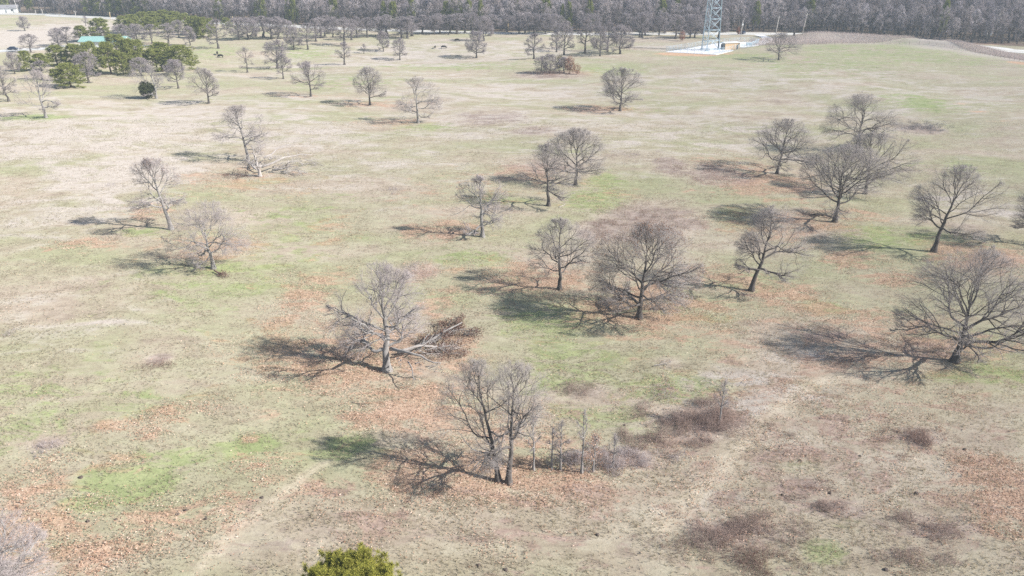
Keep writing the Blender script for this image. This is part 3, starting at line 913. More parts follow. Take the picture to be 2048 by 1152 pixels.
fallen('fallen_limb', (1118, 415), (1136, 410), 23, 2.6, .10, 2, 2, M['deadwood'], 'short bleached log on green grass right of the upright oak', 'fallen limb', GF, 0, .1)
fallen('fallen_limb', (1308, 735), (1330, 728), 24, 2.4, .05, 7, 5, M['deadwood'], 'small pale branch heap on open green grass', 'fallen limb', GF, 0, .25)

# ---- shared meshes for farther bare trees
VAR = []
for k, (hh, rr, b, l, dn, ld) in enumerate([(13, 5.6, .2, 11, 1.0, .7), (13, 4.6, .25, 10, .9, .8), (12, 5.4, .18, 12, 1.0, .6), (13, 4.0, .3, 9, .85, .82), (11, 5.0, .15, 12, 1.05, .65)]):
    w, c, _ = bare_tree(900 + k, hh, rr, base=b, limbs=l, dens=dn, leader=ld, fine=False, fat=2.8, thick=1.15)
    VAR.append((hh, rr, w.mesh('trunk', M['bark']), c.mesh('crown', M['twig_far'])))


def far_tree(k, bx, by, top, xl, xr, label, group, hidden=False, cat='tree', name='bare_tree', rz=None):
    p = at(bx, by, hidden)
    zd = depth(p) / FPX
    H = height_to(p, top)
    rx = max(0.6, (xr - xl) / 2 * zd)
    hh, rr, w, c = VAR[k % 5]
    o = tree_thing(name, p, [('trunk', w), ('crown', c)], label, cat, group, (k * 1.7) % 6.28 if rz is None else rz)
    o.scale = (rx / rr, rx / rr, H / hh)
    return o


G_MID = 'bare trees beyond the ridge'
MID = [
    (0, 555, 133, 80, 525, 588, 'dense round bare tree behind the small forked oak', True),
    (3, 689, 128, 84, 668, 704, 'slim bare tree with its foot hidden by the grassy ridge', True),
    (1, 437, 97, 40, 412, 457, 'large bare tree right of the roadside pines, left of the pasture row'),
    (2, 588, 100, 52, 566, 604, 'dark forked tree left of its twin beyond the ridge, left of centre'),
    (1, 616, 99, 47, 598, 636, 'bare tree right of its twin beyond the ridge, left of centre'),
    (3, 689, 92, 36, 668, 716, 'tallest slim bare tree standing before the left roadside row'),
    (4, 767, 103, 62, 750, 778, 'small bare tree by a reddish shadow, left of a bushy tree'),
    (0, 800, 120, 76, 782, 817, 'bushy rounded bare tree on red litter at the ridge'),
    (3, 728, 107, 88, 720, 734, 'tiny bare sapling beyond the ridge'),
    (2, 953, 116, 60, 930, 976, 'bare tree with two shadows to its left near grazing cattle'),
    (4, 968, 82, 32, 944, 986, 'bare tree just behind another, right of the grazing cattle'),
    (1, 1068, 118, 68, 1045, 1090, 'solitary bare tree left of the dark thicket row'),
    (0, 1128, 110, 42, 1100, 1150, 'tall bare tree leading the thicket row below the highway'),
    (3, 1170, 107, 36, 1150, 1190, 'second tree of the thicket row, dark trunk clear of brush'),
    (2, 1200, 112, 50, 1182, 1222, 'third tree of the thicket row, nearest to the camera'),
    (4, 1240, 108, 50, 1218, 1274, 'broad last tree at the right end of the thicket row'),
    (1, 1113, 104, 60, 1096, 1130, 'thin grey tree at the left end of the thicket row'),
    (3, 1215, 103, 42, 1200, 1235, 'thin tree behind the right half of the thicket row'),
    (2, 50, 62, 32, 36, 62, 'bare tree alone in the pale far left field'),
    (0, 62, 105, 68, 38, 82, 'misty bare tree left of the barn drive'),
    (1, 137, 95, 54, 110, 160, 'bare tree before the barn drive, left of a thin pine'),
    (4, 118, 92, 56, 100, 135, 'smaller bare tree by the barn drive'),
    (3, 172, 52, 32, 165, 180, 'small thin tree by the far left highway'),
    (2, 30, 148, 104, 12, 44, 'grey bare tree between the left edge and the front pines'),
    (0, 178, 166, 104, 150, 208, 'dense round mauve tree in front of the front pine grove'),
    (1, 85, 160, 122, 66, 106, 'grey bare tree behind the whitish left oak'),
    (4, 283, 152, 115, 258, 302, 'bare tree in front of the right half of the pine grove'),
    (2, 350, 150, 118, 328, 372, 'pale bare tree at the right end of the pine grove'),
    (0, 245, 84, 48, 226, 268, 'bare tree behind the tallest grove pine'),
    (2, 275, 86, 47, 258, 300, 'left most of three mauve trees behind the pine grove'),
    (1, 305, 87, 49, 288, 325, 'middle of three mauve trees behind the pine grove'),
    (3, 338, 92, 47, 320, 362, 'right most of three mauve trees behind the pine grove'),
    (4, 381, 91, 52, 366, 394, 'small bare tree at the edge of the open field below the roadside pines'),
    (0, 358, 74, 40, 342, 374, 'bare tree below the roadside pines'),
    (1, 200, 84, 56, 188, 216, 'bare tree in front of the dark pine near the barn'),
]
for r_ in MID:
    k, bx, by, top, xl, xr, label = r_[:7]
    far_tree(k, bx, by, top, xl, xr, label, G_MID, len(r_) > 7)

far_tree(0, 1082, 147, 112, 1064, 1098, 'grey young tree at the left of the small far copse', G_MID)
far_tree(2, 1100, 147, 107, 1082, 1118, 'bare young tree in the middle of the small far copse', G_MID)
far_tree(4, 1128, 146, 114, 1112, 1146, 'bare young tree between the two coloured ones of the small far copse', G_MID)
# roadside row (nothing tells most of these apart)
ROWL = [(479, 80, 34), (497, 79, 36), (543, 78, 36), (557, 78, 34), (527, 75, 32), (575, 76, 40), (632, 83, 38), (642, 76, 36), (666, 75, 34), (703, 80, 38), (714, 76, 34), (735, 75, 36), (803, 76, 34), (815, 77, 36), (824, 72, 32), (845, 68, 30), (868, 69, 30), (880, 67, 27), (900, 67, 30), (914, 68, 27), (930, 66, 26), (944, 67, 25), (985, 68, 30), (760, 73, 33), (775, 72, 30), (650, 72, 32), (512, 73, 34)]
ROWR = [(1014, 64, 30), (1038, 68, 26), (1050, 67, 24), (1068, 68, 27), (1091, 68, 26), (1110, 66, 28), (1180, 66, 26), (1279, 75, 27), (1284, 75, 26), (1318, 71, 32), (1351, 78, 30), (1380, 76, 28), (1389, 76, 30), (1437, 77, 30), (1290, 70, 24), (1250, 68, 26), (1588, 72, 22), (1330, 66, 26), (1405, 68, 28)]
rnd = random.Random(5)
for q, (lst, lab) in enumerate(((ROWL, 'bare grey tree in the loose roadside row left of centre'), (ROWR, 'bare grey tree in the roadside row near the lattice tower'))):
    for (bx, by, top) in lst:
        w_ = rnd.uniform(19, 27)
        far_tree(rnd.randrange(5), bx, by, top, bx - w_, bx + w_, lab, 'bare trees along the highway' if q else 'bare trees left of the highway gap', False, rz=rnd.uniform(0, 6.28))

# ---- woods: edge trees one by one, the mass behind as one object
WV = []
for k, (rr, b, l, col) in enumerate([(3.6, .33, 9, 0), (3.2, .4, 8, 0), (4.2, .28, 10, 0), (3.0, .45, 8, 0)]):
    w, c, _ = bare_tree(950 + k, 14.5, rr, base=b, limbs=l, dens=.85, leader=.85, fine=False, fat=2.2, thick=.85, e0=25, e1=80)
    mb = MB()
    mb.v, mb.n = w.v + c.v, w.n + c.n
    mb.f = w.f + [(f + w.n, 1, s) for f, _, s in c.f]
    WV.append(mb.mesh('woodland_tree', [M['bark'], M['twig_wood']]))
edge = []
rnd = random.Random(8)
x = -330.0
while x < 320:
    y0 = float(road_y(x)) + rnd.uniform(8.5, 15)
    if x > 190:
        y0 = max(y0, 420 - (x - 190) * 0.15 + rnd.uniform(0, 6))
    edge.append((x, y0))
    edge.append((x + rnd.uniform(-1, 1) * 2, y0 + rnd.uniform(4, 9)))
    x += rnd.uniform(3.6, 5.8)
edge = [e for e in edge if abs(e[0]) / (e[1] * CP + CAM_H * SP) < 0.66][:300]
for (x, y) in edge:
    o = bpy.data.objects.new('woodland_tree', WV[rnd.randrange(4)])
    COL.objects.link(o)
    o.location = (x, y, H1(x, y))
    s = rnd.uniform(.68, 1.22)
    o.scale = (s, s, s * rnd.uniform(.9, 1.12))
    o.rotation_euler = (0, 0, rnd.uniform(0, 6.28))
    tag(o, 'slim grey bare tree in the front ranks of the woods', 'tree', 'bare trees along the front of the woods')

rng = np.random.default_rng(3)
gx, gy = np.meshgrid(np.arange(-620, 620, 6.4), np.arange(395, 860, 6.4))
gx = (gx + rng.uniform(-2.4, 2.4, gx.shape)).ravel()
gy = (gy + rng.uniform(-2.4, 2.4, gy.shape)).ravel()
ry_ = road_y(gx)
ry_ = np.where(gx > 190, np.maximum(ry_, 412 - (gx - 190) * 0.15), ry_)
ok = (gy > ry_ + 21) & ~((gx < -330) & (gy < 640) & (gx > -370))
gx, gy = gx[ok], gy[ok]
me = bpy.data.meshes.new('woods')
me.from_pydata(np.stack([gx, gy, hz(gx, gy)], 1).tolist(), [], [])
woods = bpy.data.objects.new('woods', me)
COL.objects.link(woods)
for m_ in (M['bark'], M['twig_wood']):
    me.materials.append(m_)
tag(woods, 'grey mauve winter woods stretching away beyond the highway', 'woods', kind='stuff')
ng = bpy.data.node_groups.new('scatter_trees', 'GeometryNodeTree')
ng.interface.new_socket('Geometry', in_out='INPUT', socket_type='NodeSocketGeometry')
ng.interface.new_socket('Geometry', in_out='OUTPUT', socket_type='NodeSocketGeometry')
gi = ng.nodes.new('NodeGroupInput')
go = ng.nodes.new('NodeGroupOutput')
join = ng.nodes.new('GeometryNodeJoinGeometry')
idx = ng.nodes.new('GeometryNodeInputIndex')
protos = []
for o in COL.objects:
    if o.name.startswith('woodland_tree') and o.data not in [q.data for q in protos]:
        protos.append(o)
for k, pr in enumerate(protos):
    oi = ng.nodes.new('GeometryNodeObjectInfo')
    oi.inputs['Object'].default_value = pr
    oi.inputs['As Instance'].default_value = True
    ip = ng.nodes.new('GeometryNodeInstanceOnPoints')
    md = ng.nodes.new('ShaderNodeMath')
    md.operation = 'MODULO'
    md.inputs[1].default_value = len(protos)
    cmpn = ng.nodes.new('FunctionNodeCompare')
    cmpn.data_type = 'FLOAT'
    cmpn.operation = 'EQUAL'
    cmpn.inputs[1].default_value = k
    cmpn.inputs['Epsilon'].default_value = 0.1
    ng.links.new(idx.outputs[0], md.inputs[0])
    ng.links.new(md.outputs[0], cmpn.inputs[0])
    rr = ng.nodes.new('FunctionNodeRandomValue')
    rr.data_type = 'FLOAT_VECTOR'
    rr.inputs[0].default_value = (0, 0, 0)
    rr.inputs[1].default_value = (0.06, 0.06, 6.28)
    rr.inputs['Seed'].default_value = k
    rs = ng.nodes.new('FunctionNodeRandomValue')
    rs.data_type = 'FLOAT'
    rs.inputs[2].default_value = 0.62
    rs.inputs[3].default_value = 1.5
    rs.inputs['Seed'].default_value = k + 20
    ng.links.new(gi.outputs[0], ip.inputs['Points'])
    ng.links.new(cmpn.outputs[0], ip.inputs['Selection'])
    ng.links.new(oi.outputs['Geometry'], ip.inputs['Instance'])
    ng.links.new(rr.outputs[0], ip.inputs['Rotation'])
    ng.links.new(rs.outputs[1], ip.inputs['Scale'])
    ng.links.new(ip.outputs[0], join.inputs[0])
ng.links.new(join.outputs[0], go.inputs[0])
woods.modifiers.new('scatter', 'NODES').node_group = ng


# ------------------------------------------------------------------ pines and cedars
def pine(seed, H, rx, base=.3, nb=46, clump=18, nl=0.5, nw=.10, round_=True, sub=5):
    rng = np.random.default_rng(seed)
    wood = MB()
    crown = MB()
    K = 8
    s = np.linspace(0, 1, K + 1)
    P = np.zeros((1, K + 1, 3))
    P[0, :, 2] = H * .95 * s - .2
    P[0, :, :2] = np.cumsum(rng.normal(0, H * .006, (K + 1, 2)), 0)
    R = (H * .017 + .05) * (1 - .85 * s)[None]
    wood.tubes(P, R, 8, 0, cap=True)
    tt = base + (1 - base) * ((np.arange(nb) + rng.uniform(0, 1, nb)) / nb) ** 0.9
    z = tt * H * .95
    q = (tt - base) / (1 - base)
    prof = np.sqrt(np.maximum(0.03, 1 - (np.abs(q - .34) / .70) ** 2.2)) if round_ else (1.05 - q)
    az = np.arange(nb) * 2.4 + rng.uniform(-.5, .5, nb)
    el = np.radians(-8 + 60 * q ** 1.4 + rng.normal(0, 8, nb))
    d = np.stack([np.cos(el) * np.cos(az), np.cos(el) * np.sin(az), np.sin(el)], 1)
    f = np.clip(tt * K, 0, K - 1e-3)
    i = f.astype(int)
    p = P[0, i] + (P[0, i + 1] - P[0, i]) * (f - i)[:, None]
    L = rx * prof * rng.uniform(.72, 1.1, nb)
    B = walk(rng, p, d, L, 5, .1, .05)
    wood.tubes(B, np.full((nb, 1), H * .004 + .015) * np.linspace(1, .3, 6)[None], 4, 0)
    C, _ = spawn(rng, B, np.full((nb, 6), .02), sub, .3, 1, .42, (25, 70), np.array([0, 0, H * .5]), np.array([rx * 1.1, rx * 1.1, H * .6]), 3, .1, .06, .6, .4)
    cen = np.concatenate([C[:, -1], C[:, -2], B[:, -1], B[:, -2]])
    cen = cen + rng.normal(0, .12 * rx / 4, cen.shape)
    n = len(cen) * clump
    E = np.repeat(cen, clump, 0)
    dd = unit(rng.normal(0, 1, (n, 3)) + [0, 0, .45])
    l = nl * rng.uniform(.6, 1.3, (n, 1))
    side = unit(np.cross(dd, rng.normal(0, 1, (n, 3))))
    E = E + dd * l * .15
    Vt = np.stack([E - side * nw * .5, E + side * nw * .5, E + dd * l + side * nw * .3, E + dd * l - side * nw * .3], 1).reshape(-1, 3)
    crown.add(Vt, np.arange(n * 4).reshape(-1, 4), 0, False)
    return wood, crown


PV = []
for k, (rr, b, rd) in enumerate([(3.6, .12, True), (3.2, .2, True), (4.2, .1, True), (2.8, .3, True)]):
    w, c = pine(40 + k, 12, rr, b, nb=52, clump=16, nl=.55, nw=.11, sub=5)
    PV.append((rr, w.mesh('trunk', M['pinebark']), c.mesh('crown', M['needle'])))


def put_pine(k, bx, by, top, xl, xr, label, group, hidden=True):
    p = at(bx, by, hidden)
    zd = depth(p) / FPX
    H = height_to(p, top)
    rx = (xr - xl) / 2 * zd * 1.12
    rr, w, c = PV[k % 4]
    o = tree_thing('pine_tree', p, [('trunk', w), ('crown', c)], label, 'tree', group, (k * 2.1) % 6.28)
    o.scale = (rx / rr, rx / rr, H / 12)
    return o


G_P = 'pines of the grove around the barn'
for k, a in enumerate([
    (144, 176, 128, 117, 167, 'round isolated pine with bare trunk foot before the grove'),
    (112, 164, 138, 103, 122, 'small yellow green pine touching the isolated round pine'),
    (55, 146, 104, 40, 68, 'bright pine at the far left end of the grove'),
    (84, 144, 108, 70, 100, 'hazy pine right of the left end pine'),
    (115, 132, 92, 98, 135, 'pine left of the teal roof, above the small yellow pine'),
    (150, 134, 90, 130, 170, 'bright yellow pine below the left end of the teal roof'),
    (185, 138, 88, 164, 207, 'pine right under the teal roof, above the mauve tree'),
    (222, 146, 86, 203, 242, 'tall drooping pine in the middle of the grove front'),
    (262, 142, 80, 238, 272, 'narrow tall pine right of the grove middle'),
    (280, 140, 82, 264, 302, 'broad pine right of the narrow tall pine'),
    (313, 138, 100, 290, 342, 'low broad pine fronting the right half of the grove'),
    (322, 128, 86, 298, 346, 'pine peeping over the low broad pine'),
    (366, 138, 92, 338, 393, 'large rounded pine at the right end of the grove'),
    (235, 112, 70, 212, 256, 'tallest pine rising behind the grove beside the teal roof'),
    (247, 146, 108, 232, 262, 'small shaded pine at the grove front centre'),
    (165, 84, 52, 153, 179, 'thin airy pine standing left of the barn drive'),
    (202, 82, 38, 183, 223, 'dark full pine left of the roadside pines'),
]):
    put_pine(k, *a, G_P)
G_R = 'pines in the belt along the far highway'
for k, (bx, by, top, hw) in enumerate([(250, 66, 33, 14), (268, 62, 30, 15), (288, 60, 26, 16), (308, 58, 24, 16), (328, 56, 21, 16), (350, 58, 24, 15), (372, 64, 29, 15), (392, 70, 33, 15), (408, 77, 36, 14), (424, 74, 38, 10), (340, 66, 32, 14), (300, 68, 34, 15), (455, 58, 36, 10), (262, 68, 38, 12), (395, 76, 44, 12)]):
    put_pine(k, bx, by, top, bx - hw, bx + hw, 'dark green pine in the belt of pines before the far highway', G_R)
G_W = 'pines rising out of the grey woods'
for k, (bx, top, hw) in enumerate([(770, 6, 6), (788, 14, 9), (893, 6, 9), (908, 1, 8), (918, 4, 9), (938, 3, 8), (962, 4, 6), (1030, -6, 9), (1085, -4, 10), (1095, -2, 8), (1137, 7, 7), (1124, 12, 4), (1179, 0, 8), (1320, -2, 10), (1350, -4, 8), (1510, 4, 6), (1615, -2, 9), (60, 2, 7), (185, -6, 14), (205, -4, 12), (230, -3, 14), (255, -5, 14), (280, -4, 12), (530, 18, 5), (578, 27, 5), (267, 8, 6), (297, 12, 5), (10, 4, 9), (670, -6, 9), (520, -5, 8), (440, -6, 9), (1880, -6, 7), (590, -5, 8), (826, -5, 9)]):
    dep = PITCH - math.atan((576 - top) / FPX)
    Yq = 31.5 / math.tan(max(dep, .06))
    for _ in range(4):
        Xq = (bx - 1024) / FPX * (Yq * CP + CAM_H * SP)
        Yq = max(Yq, float(road_y(Xq)) + 13)
        Yq = min(Yq, float(road_y(Xq)) + 34)
    p = Vector((Xq, Yq, H1(Xq, Yq)))
    zd = depth(p) / FPX
    H = min(19.0, max(14.0, height_to(p, top)))
    rr, w, c = PV[k % 4]
    o = tree_thing('pine_tree', p, [('trunk', w), ('crown', c)], 'green pine top showing above the bare grey woods', 'tree', G_W, (k * 2.1) % 6.28)
    o.scale = (hw * zd / rr * 1.15, hw * zd / rr * 1.15, H / 12)

# near pine cut by the lower edge
p = at(703, 1300, True)
zd = depth(p) / FPX
w, c = pine(71, height_to(p, 1156), 116 * zd * 1.0, .12, nb=150, clump=64, nl=.24, nw=.026, sub=12)
tree_thing('pine_tree', p, [('trunk', w.mesh('trunk', M['pinebark'])), ('crown', c.mesh('crown', M['needle_near']))], 'yellow green pine top cut off by the bottom edge of the photo', 'tree', None)


def cedar(loc, h, rx, seed, label, mat, n=9000, name='cedar_shrub'):
    rng = np.random.default_rng(seed)
    u = unit(rng.normal(0, 1, (n, 3)))
    rad = rng.uniform(.35, 1, (n, 1)) ** .5
    lump = 0.45 + .95 * fbm(u[:, 0] * 3 + 7, u[:, 1] * 3 + u[:, 2] * 4, seed, 3)[:, None]
    E = u * rad * lump * [[rx, rx, h * .52]] + [[0, 0, h * .52]]
    E = E[E[:, 2] > .15]
    mb = MB()
    leaf_quads(mb, rng, E, .10, .22)
    tr = MB().bar((0, 0, -.2), (0, 0, h * .8), .12, 6, .03)
    return tree_thing(name, loc, [('trunk', tr.mesh('trunk', M['pinebark'])), ('crown', mb.mesh('crown', mat))], label, 'shrub', None)


p = at(297, 197)
cedar(p, height_to(p, 163), 17 * depth(p) / FPX, 3, 'dark green round cedar in front of the whitish oak', M['cedar'])
p = at(1118, 142)
cedar(p, height_to(p, 107), 13 * depth(p) / FPX, 4, 'olive brown cedar in the small copse left of the russet tree', island_mat('olive_scales', [(0, (.10, .09, .04)), (1, (.25, .20, .10))]), 1500)
p = at(1139, 147)
cedar(p, height_to(p, 112), 12 * depth(p) / FPX, 5, 'russet leaved young oak at the right of the small copse', M['redleaf'], 1300, 'leafy_sapling')
p = at(1154, 149)
cedar(p, height_to(p, 128), 9 * depth(p) / FPX, 6, 'tiny russet sapling standing apart right of the small copse', M['redleaf'], 450, 'leafy_sapling')
p = at(1364, 82)
cedar(p, height_to(p, 62), 7 * depth(p) / FPX, 7, 'round russet tree left of the lattice tower', M['redleaf'], 900, 'leafy_sapling')
p = at(1476, 69)
cedar(p, height_to(p, 54), 4 * depth(p) / FPX, 8, 'reddish shrub beside the dark car on the highway', M['redleaf'], 900, 'leafy_sapling')

# ------------------------------------------------------------------ saplings and brush
G_S = 'bare saplings right of the twin foreground trunks'
for k, (bx, by, top, hw, lf, label) in enumerate([
    (1067, 940, 838, 16, 0, 'thin leaning sapling nearest the twin foreground trunks'),
    (1103, 938, 862, 14, 0, 'thin sapling second to the right of the twin trunks'),
    (1121, 941, 852, 14, 0, 'straight sapling third to the right of the twin trunks'),
    (1163, 946, 828, 20, 30, 'tallest straight sapling with fine crown right of the twin trunks'),
    (1186, 944, 880, 20, 420, 'sapling holding a cloud of orange leaves right of the twin trunks'),
    (1225, 935, 880, 16, 0, 'low grey sapling at the right end of the sapling row'),
    (1438, 850, 768, 18, 20, 'grey sapling sticking up from the large brush thicket'),
    (880, 562, 0, 0, 0, ''),
]):
    if not label:
        continue
    p = at(bx, by)
    zd = depth(p) / FPX
    H = height_to(p, top)
    wood, crown, lq = bare_tree(500 + k, H, hw * zd, base=.4, limbs=7, dens=.42, leader=.94, thick=.4, e0=30, e1=70, gnarl=.1, leaf=lf, fine=False, fat=.75 if by > 200 else 2)
    parts = [('trunk', wood.mesh('trunk', M['bark_pale'])), ('crown', crown.mesh('crown', M['twig_pale']))]
    if lq:
        parts.append(('dead_leaves', lq.mesh('dead_leaves', M['litter'])))
    tree_thing('sapling', p, parts, label, 'sapling', G_S if by > 900 else None)


def brush(cx, cy, rx, ry, h, n, mat, label, seed):
    rng = np.random.default_rng(seed)
    p = at(cx, cy)
    zd = depth(p) / FPX
    wx = rx * zd * 1.4
    h *= .72
    _, ya = flat(cx, cy - ry)
    _, yb = flat(cx, cy + ry)
    wy = (ya - yb) / 2 * 1.45
    m = int(n * 3.0)
    a = rng.uniform(-1.35, 1.35, (m, 2))
    dist = np.hypot(a[:, 0], a[:, 1])
    nz = fbm(a[:, 0] * wx / 1.6 + seed, a[:, 1] * wy / 1.6, seed, 3)
    keep = (.95 - dist + (nz - .5) * 3.6) > rng.uniform(.0, 1.0, m)
    n = int(n * .95)
    a, dist, nz = a[keep][:n], dist[keep][:n], nz[keep][:n]
    x, y = a[:, 0] * wx, a[:, 1] * wy
    z = hz(p.x + x, p.y + y) - p.z
    hh = h * (1.1 - .6 * np.clip(dist, 0, 1.2)) * (.55 + .9 * nz) * rng.uniform(.6, 1.2, len(x))
    q = np.stack([x, y, z - .03], 1)
    d = unit(np.concatenate([rng.normal(0, .45, (len(x), 2)), np.ones((len(x), 1))], 1))
    P = walk(rng, q, d, hh, 3, .22, 0)
    R = np.where(rng.uniform(0, 1, (len(x), 1)) < .12, .022, .008) * np.linspace(1, .4, 4)[None]
    mb = MB().tubes(P, R, 3, 0, tip=True)
    P2, R2 = spawn(rng, P, np.minimum(R, .009), 5, .25, 1, .55, (25, 65), np.array([0, 0, 0]), np.array([99, 99, 99]), 2, .2, .0, .6, .1, .005, .1)
    mb.tubes(P2, R2, 3, 0, tip=True)
    o = mb.build('brush_thicket', mat)
    o.location = p
    tag(o, label, 'thicket', 'low brush thickets in the pasture')
    return o


B_, BG, BD, BW = M['brush'], M['brush_grey'], M['brush_dark'], M['weed']
for k, a in enumerate([
    (1415, 840, 85, 36, 1.8, 4600, B_, 'largest grey brown brush thicket, with a sapling growing from it'),
    (1340, 878, 60, 22, 1.4, 2000, B_, 'brush joining the largest thicket on its left, right of the saplings'),
    (1255, 925, 70, 16, 1.7, 1300, BG, 'pale brush at the right end of the sapling row'),
    (1150, 925, 70, 12, 1.6, 650, BG, 'pale twiggy growth among the stems of the sapling row'),
    (1100, 945, 90, 8, .7, 900, BD, 'dark low brush along the feet of the saplings'),
    (1840, 880, 45, 18, 1.2, 1100, BD, 'dark round thicket in open grass near the right edge'),
    (1775, 893, 22, 12, .7, 350, B_, 'small thicket left of the dark round thicket'),
    (1165, 782, 42, 15, .8, 700, B_, 'low thicket on green grass right of the gnarled oak litter'),
    (1440, 1075, 70, 28, 1.0, 1700, B_, 'brown thicket left most of the bottom right brush'),
    (1530, 1055, 55, 22, 1.0, 1300, B_, 'brown thicket right of the left most bottom brush'),
    (1520, 1110, 60, 26, 1.0, 1500, BD, 'dark thicket nearest the bottom right edge'),
    (1600, 975, 45, 14, .8, 700, BD, 'dark patchy thicket above the bottom right brush'),
    (1650, 1015, 45, 14, .8, 700, B_, 'grey brown thicket below the dark patchy thicket'),
    (1800, 1040, 50, 18, .8, 800, B_, 'brown thicket between green gaps near the lower right'),
    (1880, 1065, 55, 18, .8, 800, B_, 'brown thicket left of the pink litter at lower right'),
    (1820, 1120, 60, 22, .8, 900, B_, 'brown thicket low at the right bottom edge'),
    (1305, 435, 90, 28, 1.0, 3600, BD, 'large reddish brown thicket behind the brown leafed oak'),
    (1215, 462, 50, 18, .9, 1300, BD, 'reddish brown thicket left of the large one behind the brown leafed oak'),
    (985, 236, 65, 13, .9, 1500, B_, 'mauve brush patch in the middle distance right of the pale oak'),
    (1072, 262, 38, 6, .7, 400, BD, 'dark low brush strip in the middle distance'),
    (1425, 350, 60, 18, .9, 1900, BD, 'dark brown brush left of the rounded dark oak'),
    (1347, 336, 34, 16, .8, 900, BD, 'brown brush patch left of the darker brush by the rounded oak'),
    (1230, 600, 45, 16, .7, 700, BD, 'dark brush and litter between the two centre trunks'),
    (1480, 425, 50, 9, .8, 700, BD, 'dark brush strip above the curved trunk oak'),
    (1720, 725, 60, 12, .6, 600, BD, 'dark brush lying in the long shadow of the widest oak'),
    (1120, 345, 45, 12, .7, 500, BD, 'reddish brush left of the rounded fine twigged oak'),
    (320, 732, 24, 8, .6, 350, BD, 'lone dark brush clump in the open lower left field'),
    (98, 893, 36, 12, .6, 350, BG, 'sparse grey weed clump in the lower left field'),
    (1838, 254, 42, 8, 1.2, 3200, M['brush_slate'], 'grey brush pile in the upper right field'),
    (790, 380, 22, 6, 1.1, 300, BG, 'pale grey brush clump left of the sparse twisted oak'),
    (1285, 318, 35, 10, .9, 350, BG, 'pale grey weeds left of the brown brush patch'),
    (845, 543, 30, 14, 1.2, 450, BG, 'grey brush clump behind the gnarled oak crown'),
    (1330, 790, 28, 12, .8, 250, BG, 'thin grey weeds on green grass left of the largest thicket'),
    (1100, 148, 45, 5, 2.4, 1400, BD, 'dark brush under the small far copse'),
    (870, 205, 50, 6, .8, 350, B_, 'mauve brush right of the neat vase shaped oak'),
    (950, 163, 70, 4, .9, 400, BG, 'pale weeds along the crest in the middle distance'),
    (1170, 100, 70, 6, 2.2, 900, BD, 'dark undergrowth at the foot of the thicket row'),
    (1240, 98, 30, 5, 2.2, 500, BD, 'dark undergrowth at the right end of the thicket row'),
    (775, 122, 34, 3, .8, 300, BD, 'dark brush left of the bushy ridge tree'),
    (200, 155, 20, 5, 1.6, 400, BD, 'reddish undergrowth below the mauve tree by the grove'),
    (1930, 468, 35, 14, .8, 400, B_, 'brown brush behind the leaning long trunked oak'),
    (1830, 697, 45, 12, 1.0, 500, B_, 'mauve brush in the shadow left of the widest oak'),
    (1360, 1090, 40, 20, .7, 500, B_, 'faint brown brush at bottom, left of the bottom right thickets'),
    (975, 1080, 40, 18, .5, 300, B_, 'low brown brush at bottom centre right of the near pine'),
    (20, 670, 16, 8, .8, 150, BG, 'grey weed clump at the left edge'),
    (222, 371, 12, 4, .7, 100, BG, 'tiny grey weed tuft in pale straw at left'),
]):
    brush(*a, 60 + k)

# tall dead weeds of the strip outside the fence line (nobody could count them)
rng = np.random.default_rng(21)
px = rng.uniform(1500, 2120, 60000)
crest = np.interp(px, [1500, 1540, 1700, 1860, 1950, 2048, 2120], [92, 91, 87, 86, 103, 121, 136])
top_ = np.interp(px, [1500, 1540, 1700, 1800, 1930, 2048, 2120], [80, 77, 73, 77, 90, 108, 120])
py = rng.uniform(0, 1, len(px)) * (crest - top_) + top_
a = (px - 1024) / FPX
b = (576 - py) / FPX
tq = CAM_H / (SP - b * CP)
x, y = a * tq, (CP + b * SP) * tq
ok = (np.abs(y - road_y(x)) > 7)
x, y = x[ok], y[ok]
n = len(x)
q = np.stack([x, y, hz(x, y) - .05], 1)
d = unit(np.concatenate([rng.normal(0, .3, (n, 2)), np.ones((n, 1))], 1))
L = rng.uniform(.5, 1.5, n) * (.6 + .8 * fbm(x / 6, y / 6, 9))
sd = unit(np.cross(d, rng.normal(0, 1, (n, 3)))) * .035
Vw = np.stack([q - sd, q + sd, q + d * L[:, None]], 1).reshape(-1, 3)
o = MB().add(Vw, np.arange(n * 3).reshape(-1, 3), 0, False).build('dead_weeds', M['weed'])
tag(o, 'tall pale dead weeds in the strip between fence and highway', 'weeds', kind='stuff')

# ------------------------------------------------------------------ leaf litter and grass
rng = np.random.default_rng(31)


def sample(n, ymax, pw):
    u = rng.uniform(0, 1, n)
    y0 = 44.0
    yy = (y0 ** pw + (ymax ** pw - y0 ** pw) * u) ** (1 / pw)
    hw = (yy * CP + CAM_H * SP) * 0.67
    return rng.uniform(-1, 1, n) * hw, yy


x, y = sample(2600000, 260, 1.0)
lm = soft(x, y, LITTER)
nz = .5 * fbm(x / 5.5, y / 4.0, 11) + .5 * fbm(x / 1.3, y / 1.1, 13, 3)
pr = np.clip((lm + (nz - .5) * 1.9 - .15) * 1.1, 0, 1) * (lm > .01) * .6 + .008 + .02 * (nz > .57)
keep = rng.uniform(0, 1, len(x)) < pr * 0.55
x, y = x[keep][:520000], y[keep][:520000]
lf = MB()
leaf_quads(lf, rng, np.stack([x, y, hz(x, y) + .13 + rng.uniform(0, .08, len(x))], 1), .05, .10, True)
o = lf.build('fallen_leaves', M['litter'])
tag(o, 'brown and orange fallen oak leaves strewn over the grass', 'leaf litter', kind='stuff')

